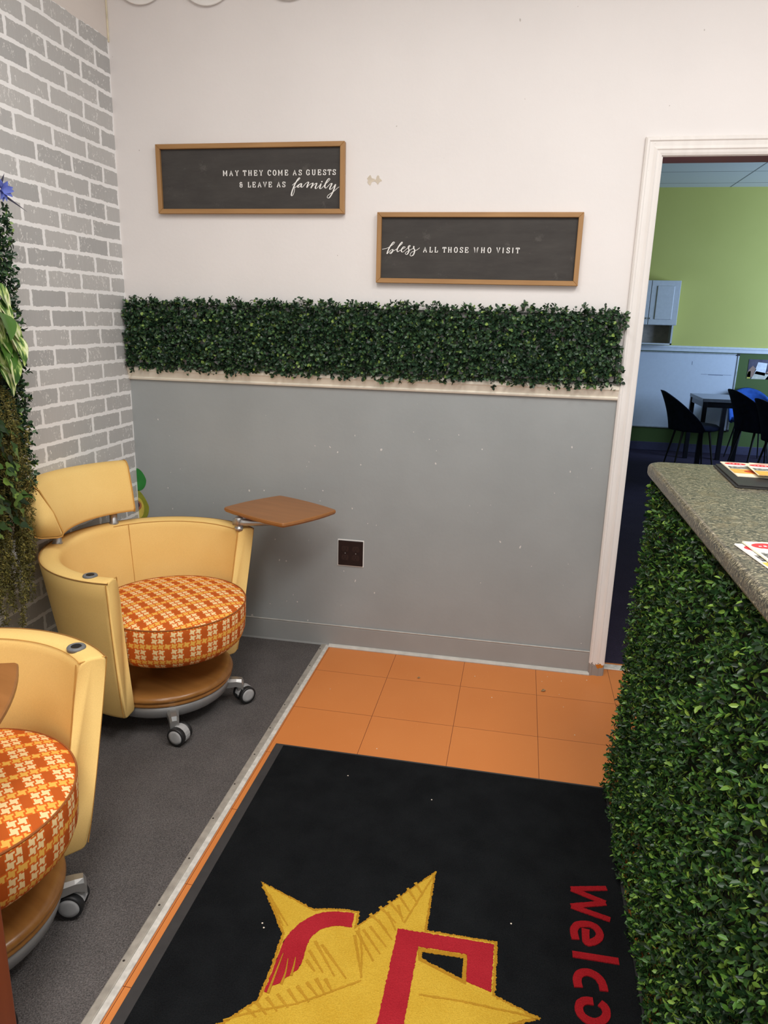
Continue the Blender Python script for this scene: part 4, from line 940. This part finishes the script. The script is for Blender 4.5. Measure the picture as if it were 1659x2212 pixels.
L = [big_leaf(lambda u: (1-u)*.9+.02, (.0, .012, -.018), (.25, 1, -.42), (1, 0, .3), .085, .006, .05, .2, 6), big_leaf(lambda u: (1-u)*.9+.02, (.0, .0, .02), (.2, .4, .9), (1, 0, .3), .03, .006, .05, .2, 6)]
obj('dark_spikes', leaf_set(L), plain('violet_spike', (58, 56, 74), .6), fl)
obj('stem', TU([(-.095, -.03, -.05), (-.04, -.01, -.03), (0, 0, 0)], .002, 6), STEM, fl)

# ------------------------------------------------------------------ folder and brochures on the worktop
fo = thing('menu_folder', 'flat black folder under the brochures at the back of the counter', 'folder', (2.312, -1.052, ZT))
bm = bmesh.new(); box(bm, 0, .34, 0, .285, .0005, .004, .0008); box(bm, .006, .34, .004, .285, .0045, .008, .0008)
obj('cover', bm, plain('black_card', (44, 43, 42), .45), fo); fo.rotation_euler = (0, 0, R(-3))
CREAM = plain('cream_paper', (238, 228, 202), .5, 0, .01); WPAP = plain('white_paper', (236, 232, 226), .5, 0, .01); REDP = plain('red_print', (214, 52, 58), .5); WPR = plain('white_print', (240, 238, 236), .5)
DKP = M('car_print'); v_ = DKP.noise(DKP.map(DKP.obj(), (60, 160, 60)), 2, 3, .6); DKP = DKP.set(DKP.ramp(v_, [(.35, lin(40, 40, 42)), (.5, lin(110, 108, 104)), (.62, lin(226, 224, 218))]), .4)
ORP = plain('amber_print', (236, 172, 78), .5); FOODP = plain('rust_print', (196, 76, 34), .5, 0, .15, 90); BLUP = plain('blue_print', (110, 150, 206), .5); INK = plain('ink_lines', (90, 84, 76), .6)
def brochure(label, x, y, z, rot, paper, blue=False, wd=.112, ln=.205):
    t = thing('brochure', label, 'brochure', (x, y, ZT+z), R(rot), 'brochures on the counter')
    bm = bmesh.new(); box(bm, 0, wd, -ln, 0, .0003, .0011); box(bm, .001, wd+.001, -ln+.001, .001, .0014, .0021)
    obj('sheet', bm, paper, t)
    def ell(cx, cy, rx, ry, mat, nm, zz):
        bm = bmesh.new(); prism(bm, [(cx+rx*math.cos(a), cy+ry*math.sin(a)) for a in np.linspace(0, 6.283, 26, endpoint=False)], .002, zz); obj(nm, bm, mat, t)
    ell(.034, -.026, .027, .017, REDP, 'red_logo', .0026); ell(.036, -.052, .033, .013, WPR, 'white_band', .0024)
    bm = bmesh.new()
    for k in range(4): box(bm, .018+k*.009, .023+k*.009, -.030, -.027+.003*(k % 2), .0024, .0028)
    obj('logo_strokes', bm, WPR, t)
    bm = bmesh.new(); box(bm, .006, wd*.9, -.098, -.066, .002, .0025); obj('car_picture', bm, DKP, t)
    bm = bmesh.new(); box(bm, .002, wd-.002, -.165, -.104, .002, .0024); obj('amber_panel', bm, BLUP if blue else ORP, t)
    ell(.068, -.136, .036, .021, FOODP, 'food_picture', .0027)
    bm = bmesh.new()
    for k in range(4): box(bm, .068, .100-.004*(k % 2), -.020-.009*k, -.0188-.009*k, .002, .0024)
    obj('text_lines', bm, INK, t)
    return t
brochure('cream brochure with red oval logo, leftmost of the row on the black folder', 2.350, -.742, .0085, -2, CREAM)
brochure('cream brochure with red oval logo, second from the left on the black folder', 2.424, -.748, .0110, -5, CREAM)
brochure('cream brochure with red oval logo, third from left on the black folder', 2.498, -.755, .0135, -4, CREAM)
brochure('amber brochure edge lying lowest under the row on the black folder', 2.398, -.800, .0185, -4, CREAM, wd=.10, ln=.165).scale = (1, 1, .4)
brochure('cream brochure with red oval logo on top at the counter front edge', 2.189, -1.560, .0046, 6, CREAM, True)
brochure('white brochure lying partly under another at the counter front edge', 2.175, -1.566, .0008, 8, WPAP)

# ------------------------------------------------------------------ flakes and crumbs on the floor
FLK = plain('paint_flake', (226, 214, 196), .8)
flake0 = None
fpos = [(1.677, -.139), (1.754, -.301), (2.019, -.214), (2.031, -.31), (2.138, -.064), (2.061, -.502), (2.033, -.097), (1.953, -.12), (1.977, -.071), (1.115, -.384), (1.379, -.748)]
for i, (x, y) in enumerate(fpos):
    if flake0 is None:
        bm = bmesh.new(); bmesh.ops.create_icosphere(bm, subdivisions=1, radius=.0028)
        for v in bm.verts: v.co = Vector((v.co.x*rng.uniform(.7, 1.3), v.co.y*rng.uniform(.6, 1.1), max(-.0004, v.co.z*.4)))
        o = flake0 = obj('paint_flake', bm, FLK)
    else: o = flake0.copy(); COL.objects.link(o)
    o.location = (x, y, .0005); o.rotation_euler = (0, 0, i*1.7); o.scale = (rng.uniform(.6, 1.1),)*3
    tag(o, 'tiny pale paint flake lying on the orange floor tiles', 'flake', 'paint flakes on the orange tiles')
mats = [(1.85, -1.416), (1.254, -1.544), (1.262, -1.556), (1.60, -.99), (1.32, -.93)]
for i, (x, y) in enumerate(mats):
    o = flake0.copy(); COL.objects.link(o); o.location = (x, y, .0095); o.scale = (.9, .9, .9); tag(o, 'tiny pale crumb lying on the black entrance mat', 'flake', 'crumbs on the black mat')
for x, y, lb, s in ((1.444, -.214, 'small grey brown crumb on the orange tile nearer the carpet strip', .9), (1.948, -.206, 'curled dry leaf scrap on the orange tile near the door casing', 1.5)):
    bm = bmesh.new()
    lf = big_leaf(lambda u: math.sin(math.pi*min(1, u+.02))*.9+.08, (0, 0, .0015), (1, .2, .0), (0, 0, 1), .0125*s, .0045*s, -.15, .6, 6)
    o = obj('leaf_scrap', leaf_set([lf]), plain('dry_leaf', (150, 122, 84), .8, 0, .3, 200)); o.location = (x, y, .001); o.rotation_euler = (0, 0, R(10))
    md = o.modifiers.new('thick', 'SOLIDIFY'); md.thickness = .0012; tag(o, lb, 'leaf scrap')

# ------------------------------------------------------------------ things in the room beyond
cb = thing('wall_cabinet', 'white wall cabinet with panelled doors on the lime green wall', 'cabinet', (2.85, YF, 1.24))
cx0, cx1, dep = -.50, .575, .30; CW = plain('white_cabinet', (208, 210, 212), .45, 0, .02)
bm = bmesh.new(); box(bm, cx0, cx1, -dep, -.001, .215, .690); box(bm, cx0, cx0+.018, -dep*.55, -.001, 0, .215); box(bm, cx1-.018, cx1, -dep*.55, -.001, 0, .215); box(bm, cx0, cx1, -dep*.55, -.001, 0, .016)
obj('carcass', bm, CW, cb)
obj('shelf_back', BX(cx0+.018, cx1-.018, -.02, -.002, .016, .215), plain('tan_shelf_back', (176, 166, 156), .6), cb)
for a, b_, kx in ((cx1-.305, cx1-.003, cx1-.29), (cx1-.62, cx1-.312, cx1-.327)):
    bm = bmesh.new(); box(bm, a, b_, -dep-.018, -dep, .218, .688, .003); d = obj('cabinet_door', bm, CW, cb)
    bm = bmesh.new(); box(bm, a+.06, b_-.06, -dep-.026, -dep-.016, .275, .632, .006); obj('raised_panel', bm, CW, d)
    bm = LA([(0, .016), (.008, .014), (.009, .008), (.005, .004), (.005, 0)], 14, cap=False); o = obj('knob', bm, SILV, d, True); o.rotation_euler = (R(90), 0, 0); o.location = (kx, -dep-.018, .285)
wb = thing('whiteboard', 'large whiteboard with metal frame below the white rail in the far room', 'whiteboard', (3.2, YF, .72))
obj('surface', BX(-1.2, 1.0, -.012, -.002, -.432, .436), plain('whiteboard_enamel', (206, 212, 222), .25, 0, .01), wb)
ALU = plain('aluminium_frame', (188, 192, 196), .35, .5)
bm = bmesh.new(); box(bm, -1.22, 1.006, -.02, -.002, .428, .440, .002); box(bm, -1.22, 1.006, -.02, -.002, -.444, -.430, .002); box(bm, .990, 1.006, -.02, -.002, -.444, .440, .002); obj('frame', bm, ALU, wb)
bm = bmesh.new()
for zz in (.432, -.438): box(bm, .978, 1.012, -.023, -.002, zz-.014, zz+.010, .003)
obj('corner_cap', bm, RUBBER, wb)
INKM = plain('marker_smudge', (120, 128, 146), .5); bm = bmesh.new(); box(bm, .62, .95, -.0124, -.011, .196, .200); box(bm, .70, .86, -.0126, -.011, .190, .199); box(bm, .505, .512, -.0124, -.011, .30, .34); obj('marker_marks', bm, INKM, wb)
pp = thing('photo_poster', 'colour photo print pinned on the darker green wall beside the whiteboard', 'poster', (4.32, YF, .885))
obj('paper', BX(0, .34, -.004, -.001, 0, .22), plain('poster_dark', (70, 66, 84), .4, 0, .2, 14), pp)
for nm, q, rgb in (('white_page', [(.07, .06), (.19, .04), (.20, .18), (.10, .19)], (222, 224, 230)), ('desk_shape', [(.05, .0), (.24, .0), (.26, .06), (.09, .09)], (200, 196, 180)), ('figure_shape', [(.0, .02), (.06, .02), (.09, .11), (.05, .15), (.01, .10)], (150, 120, 104)), ('figure_shape', [(.19, .06), (.34, .05), (.34, .13), (.24, .12)], (176, 140, 122)), ('purple_shape', [(.20, .0), (.34, .0), (.34, .05), (.23, .05)], (128, 110, 190)), ('yellow_shape', [(.002, .002), (.04, .002), (.035, .09), (.004, .08)], (178, 170, 70))):
    bm = bmesh.new(); decal(bm, q, -.003, -.0048, 0, 0); obj(nm, bm, plain(nm, rgb, .4), pp)
BLK = plain('black_table_lacquer', (22, 22, 26), .25)
tb = thing('square_table', 'small black square table in the far room by the whiteboard', 'table', (3.645, 5.065, 0))
obj('tabletop', BX(0, .40, 0, .625, .695, .73, .004), plain('dark_table_top', (92, 94, 100), .15), tb)
bm = bmesh.new(); box(bm, .012, .388, .012, .03, .64, .696); box(bm, .012, .388, .595, .613, .64, .696); box(bm, .012, .03, .03, .6, .64, .696); box(bm, .37, .388, .03, .6, .64, .696); obj('apron', bm, BLK, tb)
for lx_ in (.004, .350):
    for ly_ in (.004, .575): obj('leg', BX(lx_, lx_+.046, ly_, ly_+.046, 0, .696, .003), BLK, tb)
VEL = plain('navy_velvet', (28, 34, 58), .9, 0, .15, 20, .2); BLV = plain('blue_velvet', (44, 84, 160), .85, 0, .1, 20, .2); LEGM = plain('black_leg', (20, 20, 22), .5)
def side_chair(label, loc, rotz, mat, sc=1.0, name='shell_chair'):
    t = thing(name, label, 'chair', loc, rotz, 'shell chairs in the far room')
    bm = LA([(0, .490), (.12, .487), (.19, .477), (.215, .460), (.215, .442), (.19, .428), (.1, .422), (0, .422)], 36, cap=False)
    for v in bm.verts: v.co.x = v.co.x*1.08+.02
    obj('seat', bm, mat, t, True)
    bm = bmesh.new(); NA, NZ = 24, 12; A_ = R(96); o_in = []
    for side in (0, 1):
        gridv = []
        for i in range(NA+1):
            a = -A_+2*A_*i/NA; u = abs(a)/A_; top = .445+.345*max(0, math.cos(u*math.pi/2))**.75; row = []
            for k in range(NZ+1):
                v = k/NZ; z = .425+(top-.425)*v; r = .228+.05*v-(.030 if side else 0)
                row.append(bm.verts.new((-r*math.cos(a)-.075*v*v*math.cos(a)*.9+.02, r*math.sin(a)*(1-.10*v), z-(.006 if side else 0))))
            gridv.append(row)
        o_in.append(gridv)
        for i in range(NA):
            for k in range(NZ): bm.faces.new((gridv[i][k], gridv[i+1][k], gridv[i+1][k+1], gridv[i][k+1]))
    P_, Q_ = o_in
    for i in range(NA):
        bm.faces.new((P_[i][NZ], P_[i+1][NZ], Q_[i+1][NZ], Q_[i][NZ])); bm.faces.new((P_[i][0], P_[i+1][0], Q_[i+1][0], Q_[i][0]))
    for i in (0, NA):
        for k in range(NZ): bm.faces.new((P_[i][k], P_[i][k+1], Q_[i][k+1], Q_[i][k]))
    obj('backrest', bm, mat, t, True)
    for sx in (-1, 1):
        for sy in (-1, 1): obj('leg', TU([(.12*sx+.01, .12*sy, .425), (.19*sx+.01, .18*sy, .0)], [.011, .0065], 10), LEGM, t)
    t.scale = (sc, sc, sc); return t
side_chair('dark navy shell chair at the left end of the black table in the far room', (3.50, 4.76, 0), R(4), VEL, 1.05)
side_chair('dark navy shell chair in front of the black table, left of its pair', (4.14, 4.76, 0), R(12), VEL, 1.10)
side_chair('dark navy shell chair in front of the black table, cut by the right edge', (4.22, 4.20, 0), R(12), VEL, 1.06)
side_chair('bright blue shell chair behind the black table in the far room', (4.33, 5.72, 0), R(-90), BLV)
